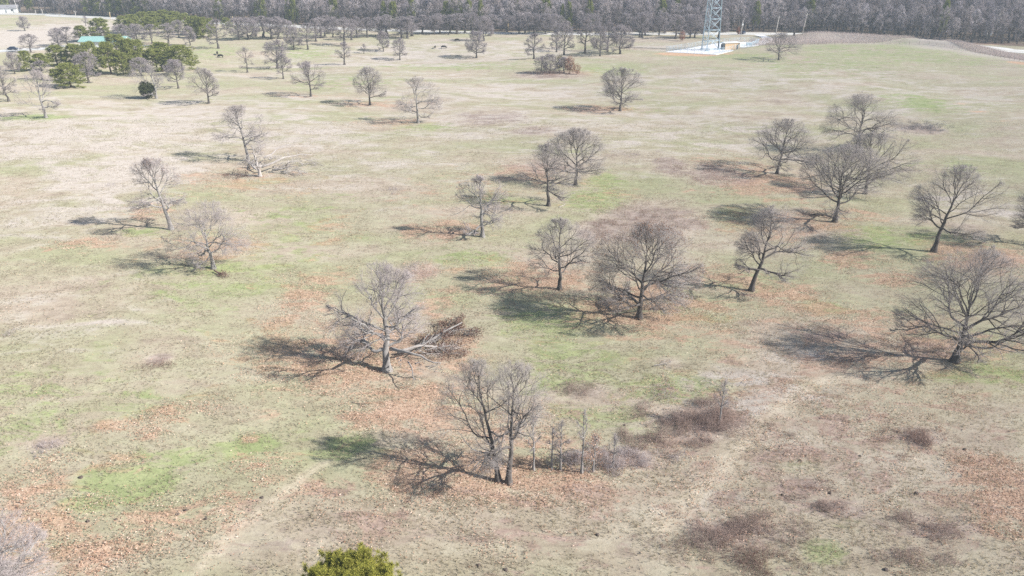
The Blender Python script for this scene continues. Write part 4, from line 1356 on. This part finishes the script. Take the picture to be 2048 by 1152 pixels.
x, y = sample(260000, 230, 0.6)
nz = fbm(x / 3.0, y / 3.0, 17, 3)
keep = (nz > rng.uniform(.25, .8, len(x)))
x, y = x[keep], y[keep]
n = len(x)
base = np.stack([x, y, hz(x, y) + .02], 1)
Vs = []
for k in range(3):
    d = unit(np.concatenate([rng.normal(0, .6, (n, 2)), np.ones((n, 1))], 1))
    L = rng.uniform(.16, .36, (n, 1))
    sd = unit(np.cross(d, rng.normal(0, 1, (n, 3)))) * .022
    b0 = base + np.concatenate([rng.normal(0, .05, (n, 2)), np.zeros((n, 1))], 1)
    Vs.append(np.stack([b0 - sd, b0 + sd, b0 + d * L], 1))
Vg = np.stack(Vs, 1).reshape(-1, 3)
o = MB().add(Vg, np.arange(n * 9).reshape(-1, 3), 0, False).build('dry_grass', M['blade'])
tag(o, 'short dry winter grass tufts covering the pasture', 'grass', kind='stuff')

# ------------------------------------------------------------------ tower compound
pad_px = [(1330, 104), (1376, 97), (1440, 86), (1500, 84), (1524, 88), (1470, 101), (1432, 110)]
pad = [at(*p) for p in pad_px]
c = sum(pad, Vector()) / len(pad)
mb = MB()
Vt = [(q.x, q.y, c.z + .10) for q in pad] + [(q.x, q.y, c.z - 1.2) for q in pad]
k = len(pad)
mb.add(Vt, [list(range(k))][::1] if False else np.array([[0, 0, 0, 0]])[:0], 0, False)
tri = [(0, k - 1 - 0, 1)]
tri = [(0, i + 1, i) for i in range(1, k - 1)]
mb.add(Vt, np.array(tri)[:, ::-1] if ((pad[1] - pad[0]).cross(pad[2] - pad[0])).z > 0 else np.array(tri), 0, False)
mb.add(Vt, np.array([(i, (i + 1) % k, (i + 1) % k + k, i + k) for i in range(k)]), 0, False)
padz = c.z + .10
o = mb.build('gravel_pad', M['gravel'])
tag(o, 'white gravel pad of the tower compound', 'gravel pad', kind='structure')


def link_fence(pts, h, label, step=3.0):
    root = empty('chain_link_fence', pts[0])
    tag(root, label, 'fence')
    o0 = np.array(pts[0])
    net = MB()
    rails = MB()
    npost = 0
    for a, b in zip(pts[:-1], pts[1:]):
        a = np.array(a) - o0
        b = np.array(b) - o0
        L = np.linalg.norm(b - a)
        n = max(1, int(round(L / step)))
        for i in range(n + (1 if b is pts[-1] else 0)):
            q = a + (b - a) * i / n
            MB().bar(q + [0, 0, -.2], q + [0, 0, h + .1], .05, 6).build('post', M['steel'], root)
        rails.bar(a + [0, 0, h], b + [0, 0, h], .035, 5)
        u = (b - a) / L
        m = int(L / .45)
        for i in range(m):
            for sgn in (0, 1):
                s0, s1 = i * .45, i * .45 + h
                if s1 > L:
                    s1 = L
                e = (s1 - s0)
                lo = a + u * s0 + [0, 0, 0.05 if sgn else h]
                hi = a + u * s1 + [0, 0, (0.05 + e) if sgn else h - e]
                net.bar(lo, hi, .012, 3)
    rails.build('top_rail', M['steel'], root)
    net.build('mesh', M['steel'], root)
    return root


fp = [Vector((q.x, q.y, padz)) for q in [at(1332, 104), at(1432, 109), at(1500, 95), at(1517, 88), at(1498, 84.5), at(1438, 87), at(1376, 97.5), at(1333, 103.6)]]
link_fence(fp, 2.3, 'grey chain link fence enclosing the white tower compound')

# lattice tower
tb = [at(1407.5, 97.5), at(1413, 105), at(1441, 98.5)]
ctr = sum(tb, Vector()) / 3
root = empty('lattice_tower', (ctr.x, ctr.y, padz))
tag(root, 'galvanised three legged lattice tower rising out of the top of the photo', 'tower')
side = 7.6
ang0 = math.radians(150)
TH = 56.0
TOPW = 0.42
feet = [Vector((math.cos(ang0 + k * 2.0944), math.sin(ang0 + k * 2.0944), 0)) * (side / math.sqrt(3)) for k in range(3)]
feet = [Vector((-3.9, .9, 0)), Vector((-2.6, -4.2, 0)), Vector((4.0, .0, 0))]


def leg_at(k, z):
    return feet[k] * (1 - (1 - TOPW) * z / TH) + Vector((0, 0, z))


for k in range(3):
    m_ = MB().bar(leg_at(k, 0.05), leg_at(k, TH), .22, 8, .13)
    m_.box(leg_at(k, 0.15), (1.3, 1.3, .5))
    m_.build('leg', M['steel'], root)
levels = [0.4, 4.2, 9.0, 13.8, 18.6, 23.4, 28.2, 33, 37.8, 42.6, 47.4, 52, 56]
for i, z in enumerate(levels):
    rg = MB()
    for k in range(3):
        rg.bar(leg_at(k, z), leg_at((k + 1) % 3, z), .10, 5)
    rg.build('ring', M['steel'], root)
for i in range(len(levels) - 1):
    z0, z1 = levels[i], levels[i + 1]
    for k in range(3):
        b = MB()
        if i == 0:
            mid = (leg_at(k, z1) + leg_at((k + 1) % 3, z1)) / 2
            b.bar(leg_at(k, z0), mid, .085, 5).bar(leg_at((k + 1) % 3, z0), mid, .085, 5)
        else:
            b.bar(leg_at(k, z0), leg_at((k + 1) % 3, z1), .085, 5).bar(leg_at((k + 1) % 3, z0), leg_at(k, z1), .085, 5)
        b.build('cross_brace', M['steel'], root)
cb = MB()
for j in range(5):
    off = Vector((-.30 - .07 * j, -.22, 0))
    cb.bar(leg_at(2, .3) + off, leg_at(2, TH - 2) + off * .8, .06, 5)
cb.build('cable_run', M['cable'], root)
ld = MB()
for s_ in (-.22, .22):
    ld.bar(leg_at(0, .3) + Vector((-.2, s_, 0)), leg_at(0, TH) + Vector((-.2, s_, 0)), .035, 4)
for j in range(110):
    z = .5 + j * .5
    ld.bar(leg_at(0, z) + Vector((-.2, -.22, 0)), leg_at(0, z) + Vector((-.2, .22, 0)), .02, 4)
ld.build('ladder', M['steel'], root)
ic = MB()
ic.bar(leg_at(2, 3.2), Vector((7.5, .5, 3.0)), .12, 5)
ic.build('cable_bridge', M['steel'], root)

# equipment shelter
p0 = at(1446, 101)
p1 = at(1479, 97)
e = Vector((p1.x - p0.x, p1.y - p0.y, 0))
rz = math.atan2(e.y, e.x) * 0.45
root = empty('equipment_shelter', ((p0.x + p1.x) / 2, (p0.y + p1.y) / 2 + 1.6, padz), rz)
tag(root, 'tan equipment shelter with a white roof inside the tower compound', 'shelter')
Ls, Ds, Hs = 7.6, 3.2, 2.9
MB().box((0, 0, Hs / 2), (Ls, Ds, Hs)).build('wall', M['tan'], root)
rb = MB().box((0, 0, Hs + .14), (Ls + .5, Ds + .5, .28))
rb.build('roof', M['white'], root)
dr = MB().box((2.6, -Ds / 2 - .03, 1.05), (.95, .06, 2.1)).build('door', M['dark'], root)
MB().bar((2.3, -Ds / 2 - .1, 1.0), (2.3, -Ds / 2 - .1, 1.2), .03).build('handle', M['steel'], dr)
MB().box((1.2, -Ds / 2 - .04, 2.2), (.35, .08, .3)).build('lamp', M['white'], root)
MB().box((3.3, -Ds / 2 - .03, 2.25), (.7, .06, .5)).build('vent', M['dark'], root)
for sy in (-.75, .75):
    u_ = MB().box((-Ls / 2 - .36, sy, 1.2), (.7, 1.15, 2.1)).build('air_conditioner', M['greyunit'], root)
    MB().box((-Ls / 2 - .73, sy, 1.5), (.04, .9, 1.1)).build('grille', M['dark'], u_)
    g2 = MB().box((-Ls / 2 - .36, sy - .595, 1.2), (.5, .04, 1.6)).build('grille', M['dark'], u_)
# cabinets beside
o = empty('utility_cabinet', tuple(at(1498, 91)))
tag(o, 'low grey equipment cabinet at the right end of the tower compound', 'cabinet')
MB().box((0, 0, .75), (2.6, 1.1, 1.4)).build('body', M['greyunit'], o)
MB().box((0, 0, 1.5), (2.8, 1.3, .1)).build('lid', M['white'], o)
MB().box((-.62, -.57, .75), (1.15, .04, 1.2)).build('door', M['steel'], o)
MB().box((.62, -.57, .75), (1.15, .04, 1.2)).build('door', M['steel'], o)


# ------------------------------------------------------------------ utility poles and lines
def pole(bx, by, top, mat, label, lean=0.0, arm=True, transformer=False, rad=.16, hidden=False):
    p = at(bx, by, hidden)
    h = height_to(p, top)
    root = empty('utility_pole', p)
    tag(root, label, 'pole', 'utility poles by the highway')
    tp = Vector((lean, 0, h))
    MB().bar((0, 0, -.3), tp, rad * 1.15, 8, rad * .8).build('shaft', mat, root)
    if arm:
        m_ = MB().box((lean * .95, 0, h - .6), (2.3, .12, .14))
        m_.build('crossarm', M['polewood'], root)
        for s_ in (-1, 0, 1):
            MB().bar((lean * .95 + s_, 0, h - .53), (lean * .95 + s_, 0, h - .25), .07, 6, .05).build('insulator', M['white'], root)
    if transformer:
        t_ = MB().bar((.45, -.1, h - 3.0), (.45, -.1, h - 1.8), .36, 10).build('transformer', M['white'], root)
        MB().bar((.45, -.1, h - 1.8), (.45, -.1, h - 1.5), .06, 5).build('bushing', M['greyunit'], t_)
    return p + tp


pole(1983, 70, 21, M['polepale'], 'leaning pale pole beside the white box at the right', 2.2, False, rad=.2)
A = pole(1604, 70, 27, M['polepale'], 'pale utility pole right of the solitary dark oak', 1.2)
B = pole(1552, 66, 32, M['polepale'], 'pale utility pole left of the solitary dark oak crown', .6)
pole(1480, 80, 40, M['polepale'], 'pale pole with a white transformer behind the tan shelter', .5, False, True)
pole(1016, 64, 41, M['poleyellow'], 'yellowish pole at the highway near the photo centre', 0, True, rad=.2)
pole(38, 26, -4, M['polepale'], 'tall leaning pole near the top left corner', -1.6, False)
pole(86, 31, 18, M['polepale'], 'pale pole by the highway at far left', 0)
pole(72, 28, 20, M['polepale'], 'short pale pole left of another at far left', 0, False)
pole(152, 34, 22, M['polepale'], 'pale pole by the highway left of the small thin tree', 0)
pole(221, 37, 24, M['poleyellow'], 'yellowish pole by the highway above the dark full pine', 0, rad=.2)
pole(375, 44, 25, M['polepale'], 'pale pole top above the belt of pines', 0)
pole(467, 52, 32, M['poleyellow'], 'pole right of the belt of pines', 0)
wire = MB()
for s_ in (-.9, .9):
    pts = [A + Vector((s_, 0, -.3)), B + Vector((s_, 0, -.3))]
    Pw = np.array([[np.array(pts[0]) * (1 - u) + np.array(pts[1]) * u - [0, 0, .5 * 4 * u * (1 - u)] for u in np.linspace(0, 1, 9)]])
    wire.tubes(Pw, np.full((1, 9), .03), 4)
o = wire.build('power_line', M['cable'])
tag(o, 'pair of power lines between the two poles by the solitary oak', 'power line')

# ------------------------------------------------------------------ pasture fence along the crest
fl = [at(*q) for q in [(1518, 92.5), (1560, 91.5), (1620, 90), (1700, 88.3), (1780, 87.5), (1858, 88), (1905, 95.5), (1950, 105), (2000, 115), (2048, 125), (2110, 139)]]
root = empty('wire_fence', fl[0])
tag(root, 'weathered post and wire fence along the crest of the right hand field', 'fence')
o0 = np.array(fl[0])
wire = MB()
for a, b in zip(fl[:-1], fl[1:]):
    a = np.array(a) - o0
    b = np.array(b) - o0
    n = max(1, int(round(np.linalg.norm(b - a) / 4.0)))
    for i in range(n):
        q = a + (b - a) * i / n
        MB().bar(q + [0, 0, -.3], q + [0, 0, 1.35], .075, 6, .06).build('post', M['postwood'], root)
    for zz in (.4, .75, 1.1):
        wire.bar(a + [0, 0, zz], b + [0, 0, zz], .018, 3)
wire.build('wire', M['postwood'], root)


# ------------------------------------------------------------------ cattle
def cow_mesh(graze):
    me = bpy.data.meshes.new('cow')
    hd = [(1.02, 0, 1.15), (1.35, 0, 1.25), (1.62, 0, 1.15), (1.85, 0, 1.0)] if not graze else [(1.02, 0, 1.08), (1.28, 0, .78), (1.42, 0, .45), (1.52, 0, .18)]
    V = [(0, 0, 1.02), (.45, 0, 1.02), (.80, 0, 1.05), (-.45, 0, 1.05), (-.85, 0, 1.12)] + hd
    R = [.43, .42, .36, .42, .33, .25, .19, .17, .10]
    Ed = [(0, 1), (1, 2), (0, 3), (3, 4), (2, 5), (5, 6), (6, 7), (7, 8)]
    for (pi, x, sy, kn) in ((2, .78, .2, .03), (2, .78, -.2, -.03), (4, -.82, .2, -.1), (4, -.82, -.2, -.1)):
        a = len(V)
        V += [(x, sy, .75), (x + (0.02 if x > 0 else .06), sy, .42), (x - (0 if x > 0 else .06), sy, .05)]
        R += [.15, .085, .07]
        Ed += [(pi, a), (a, a + 1), (a + 1, a + 2)]
    a = len(V)
    V += [(-1.08, 0, 1.05), (-1.16, 0, .55)]
    R += [.05, .04]
    Ed += [(4, a), (a, a + 1)]
    h = 6
    a = len(V)
    V += [(hd[1][0] - .02, .25, hd[1][2] + .1), (hd[1][0] - .02, -.25, hd[1][2] + .1)]
    R += [.05, .05]
    Ed += [(h, a), (h, a + 1)]
    me.from_pydata(V, Ed, [])
    o = bpy.data.objects.new('cow', me)
    COL.objects.link(o)
    md = o.modifiers.new('skin', 'SKIN')
    for i, sv in enumerate(me.skin_vertices[0].data):
        sv.radius = (R[i], R[i])
        sv.use_root = i == 0
    o.modifiers.new('sub', 'SUBSURF').levels = 1
    dg = bpy.context.evaluated_depsgraph_get()
    me2 = bpy.data.meshes.new_from_object(o.evaluated_get(dg))
    bpy.data.objects.remove(o)
    me2.materials.clear()
    me2.materials.append(M['hide'])
    return me2


CM = [cow_mesh(True), cow_mesh(False)]
for k, (bx, by, rz, g_, label) in enumerate([
    (435, 110, 1.9, 1, 'black cow standing left of another in the far left field'),
    (442, 115.5, 3.0, 0, 'black cow grazing nearest, right below another in the far left field'),
    (870, 97, 1.4, 1, 'small black calf facing away left of a grazing cow'),
    (887, 97.5, 0.1, 0, 'black cow grazing between a calf and another cow'),
    (915, 83.5, 3.0, 0, 'black cow grazing farthest, next to the paired trees'),
]):
    o = bpy.data.objects.new('cow', CM[g_])
    COL.objects.link(o)
    o.location = at(bx, by)
    s = 1.1 if k != 2 else .85
    o.scale = (s, s, s)
    o.rotation_euler = (0, 0, rz)
    tag(o, label, 'cow', 'black cattle grazing beyond the ridge')


rng = np.random.default_rng(77)
cp = None
for (bx, by) in [(162, 955), (356, 1029), (412, 1038), (176, 1043), (372, 1021), (524, 996), (232, 1040), (1930, 899), (1611, 912), (1720, 913), (1565, 990), (1660, 987), (1833, 987), (1600, 922), (957, 1131), (1011, 1140), (1249, 851), (1195, 1070), (1772, 1140)]:
    if cp is None:
        a_ = np.arange(14) * 2 * math.pi / 14
        rr_ = rng.uniform(.75, 1.15, 14)
        Vc = [(0, 0, .11)]
        for f_, z_ in ((.5, .10), (.85, .06), (1.0, -.06)):
            Vc += [(math.cos(q) * .26 * f_ * w_, math.sin(q) * .26 * f_ * w_, z_ + .05) for q, w_ in zip(a_, rr_)]
        mb = MB()
        mb.add(Vc, np.array([(0, 1 + i, 1 + (i + 1) % 14) for i in range(14)]))
        mb.add(Vc, np.array([(1 + k_ * 14 + i, 15 + k_ * 14 + i, 15 + k_ * 14 + (i + 1) % 14, 1 + k_ * 14 + (i + 1) % 14) for k_ in (0, 1) for i in range(14)]))
        cp = mb.mesh('cow_pat', simple('dung', (0.12, 0.095, 0.08), 0.95))
    o = bpy.data.objects.new('cow_pat', cp)
    COL.objects.link(o)
    o.location = at(bx, by)
    o.rotation_euler = (0, 0, rng.uniform(0, 6))
    sc_ = rng.uniform(.5, .9)
    o.scale = (sc_, sc_, 1)
    tag(o, 'small dark dung pat lying in the near grass', 'dung', 'dung pats in the near grass')

# ------------------------------------------------------------------ vehicles
def car(loc, rz, paint, label, cat, pickup=False):
    root = empty('parked_car', loc, rz)
    tag(root, label, cat)
    prof = [(-2.2, .45), (-2.25, .9), (-1.9, 1.0), (-1.5, 1.05), (-1.0, 1.55), (.55, 1.58), (1.15, 1.05), (2.0, .92), (2.25, .75), (2.25, .4)]
    n = len(prof)
    Vv = [(x, -.88 if z < 1.2 else -.7, z) for x, z in prof] + [(x, .88 if z < 1.2 else .7, z) for x, z in prof]
    mb = MB()
    mb.add(Vv, np.array([(i, (i + 1) % n, (i + 1) % n + n, i + n) for i in range(n)])[:, ::-1], 0, False)
    mb.add(Vv, np.array([list(range(n))]), 0, False)
    mb.add(Vv, np.array([list(range(2 * n - 1, n - 1, -1))]), 0, False)
    mb.build('body', paint, root)
    wn = MB()
    for sy in (-1, 1):
        wn.add([(-1.0, sy * .84, 1.08), (.9, sy * .84, 1.1), (.5, sy * .735, 1.5), (-.9, sy * .735, 1.5)], np.array([[0, 1, 2, 3]]), 0, False)
    wn.build('side_window', M['glass'], root)
    MB().add([(1.12, -.75, 1.11), (1.12, .75, 1.11), (.62, .62, 1.54), (.62, -.62, 1.54)], np.array([[0, 1, 2, 3]]), 0, False).build('windscreen', M['glass'], root)
    for sx in (-1.35, 1.4):
        for sy in (-.8, .8):
            MB().bar((sx, sy - .1, .33), (sx, sy + .1, .33), .33, 12).build('wheel', M['tyre'], root)
    for sy in (-.65, .65):
        MB().box((2.27, sy, .72), (.05, .3, .14)).build('headlight', M['white'], root)
        MB().box((-2.26, sy, .8), (.05, .25, .14)).build('tail_light', M['lamp_red'], root)
    return root


q = at(1484, 67.5)
car((q.x, float(road_y(q.x)) - 1.8, q.z + .06), 1.0, M['carblue'], 'dark blue car on the highway right of the lattice tower', 'car')
q = at(26, 100)
car(q, .05, M['carblue'], 'dark car parked on the pale drive at the left edge', 'car')

# ------------------------------------------------------------------ barn, houses, white box
p0 = at(158, 95, True)
p1 = at(243, 95, True)
Lb = (p1.x - p0.x)
root = empty('barn', ((p0.x + p1.x) / 2, p0.y + 6, p0.z), .06)
tag(root, 'long barn with a teal metal roof half hidden by pines', 'barn')
MB().box((0, 0, 1.6), (Lb, 9, 3.2)).build('wall', M['white'], root)
rf = MB()
Lr = Lb / 2 + .6
Vr = [(-Lr, -5.2, 3.05), (Lr, -5.2, 3.05), (Lr, 0, 5.0), (-Lr, 0, 5.0), (-Lr, 5.2, 3.05), (Lr, 5.2, 3.05)]
Vr = Vr + [(a, b, c_ - .15) for a, b, c_ in Vr]
rf.add(Vr, np.array([(0, 1, 2, 3), (3, 2, 5, 4), (7, 6, 9, 8), (8, 9, 10, 11), (0, 6, 7, 1), (4, 5, 11, 10), (0, 3, 9, 6), (3, 4, 10, 9), (1, 7, 8, 2), (2, 8, 11, 5)]), 0, False)
for j in range(int(Lr * 2 / 1.2)):
    xj = -Lr + .6 + j * 1.2
    rf.bar((xj, -5.2, 3.08), (xj, 0, 5.03), .04, 4)
rf.build('roof', M['teal'], root)
gb = MB()
for s_ in (-1, 1):
    gb.add([(s_ * Lb / 2, -4.5, 3.2), (s_ * Lb / 2, 4.5, 3.2), (s_ * Lb / 2, 0, 4.86)], np.array([(0, 1, 2)]), 0, False)
gb.build('gable', M['white'], root)
MB().box((-Lb / 4, -4.53, 1.4), (3.4, .06, 2.8)).build('door', M['greyunit'], root)


def house(px_, py_, w, rz, label):
    p = at(px_, py_, True)
    root = empty('house', p, rz)
    tag(root, label, 'house')
    MB().box((0, 0, 1.6), (w, 8, 3.2)).build('wall', M['white'], root)
    r = MB()
    l = w / 2 + .5
    Vr = [(-l, -4.6, 3.1), (l, -4.6, 3.1), (l, 0, 5.2), (-l, 0, 5.2), (-l, 4.6, 3.1), (l, 4.6, 3.1)]
    r.add(Vr, np.array([(0, 1, 2, 3), (3, 2, 5, 4)]), 0, False)
    r.add(Vr, np.array([(0, 3, 4), (1, 5, 2)]), 0, False)
    r.build('roof', M['roofgrey'], root)
    for x in (-w * .3, w * .28):
        f_ = MB().box((x, -4.03, 1.8), (1.3, .06, 1.3)).build('window', M['white'], root)
        MB().box((x, -4.075, 1.8), (1.1, .03, 1.1)).build('pane', M['glass'], f_)
    MB().box((0, -4.03, 1.05), (1.0, .06, 2.1)).build('door', M['greyunit'], root)


house(17, 25, 14, .2, 'white house under trees in the top left corner')

q = at(1974, 73)
root = empty('white_trailer', q, .25)
tag(root, 'white box trailer beside the leaning pale pole at the right', 'trailer')
b = MB()
b.add([(-1.9, -1.1, .6), (1.9, -1.1, .6), (1.9, 1.1, .6), (-1.9, 1.1, .6), (-1.7, -1.1, 2.7), (1.9, -1.1, 2.9), (1.9, 1.1, 2.9), (-1.7, 1.1, 2.7)],
      np.array([(3, 2, 1, 0), (4, 5, 6, 7), (0, 1, 5, 4), (1, 2, 6, 5), (2, 3, 7, 6), (3, 0, 4, 7)]), 0, False)
b.build('body', M['white'], root)
for sx in (-.6, .5):
    for sy in (-1.0, 1.0):
        MB().bar((sx, sy - .12, .36), (sx, sy + .12, .36), .36, 12).build('wheel', M['tyre'], root)
MB().bar((-1.9, 0, .6), (-3.0, 0, .5), .07, 6).build('hitch', M['greyunit'], root)

# ------------------------------------------------------------------ haze
hm = bpy.data.materials.new('haze')
hm.use_nodes = True
t = hm.node_tree
for n_ in list(t.nodes):
    t.nodes.remove(n_)
out = t.nodes.new('ShaderNodeOutputMaterial')
pv = t.nodes.new('ShaderNodeVolumePrincipled')
pv.inputs['Color'].default_value = (0.72, 0.86, 1.0, 1)
pv.inputs['Density'].default_value = HAZE
pv.inputs['Anisotropy'].default_value = 0.0
t.links.new(pv.outputs[0], out.inputs['Volume'])
hz_o = MB().box((0, 0, 32), (5400, 5400, 76)).build('haze', hm)
tag(hz_o, 'thin pale blue haze over the whole landscape', 'haze', kind='stuff')
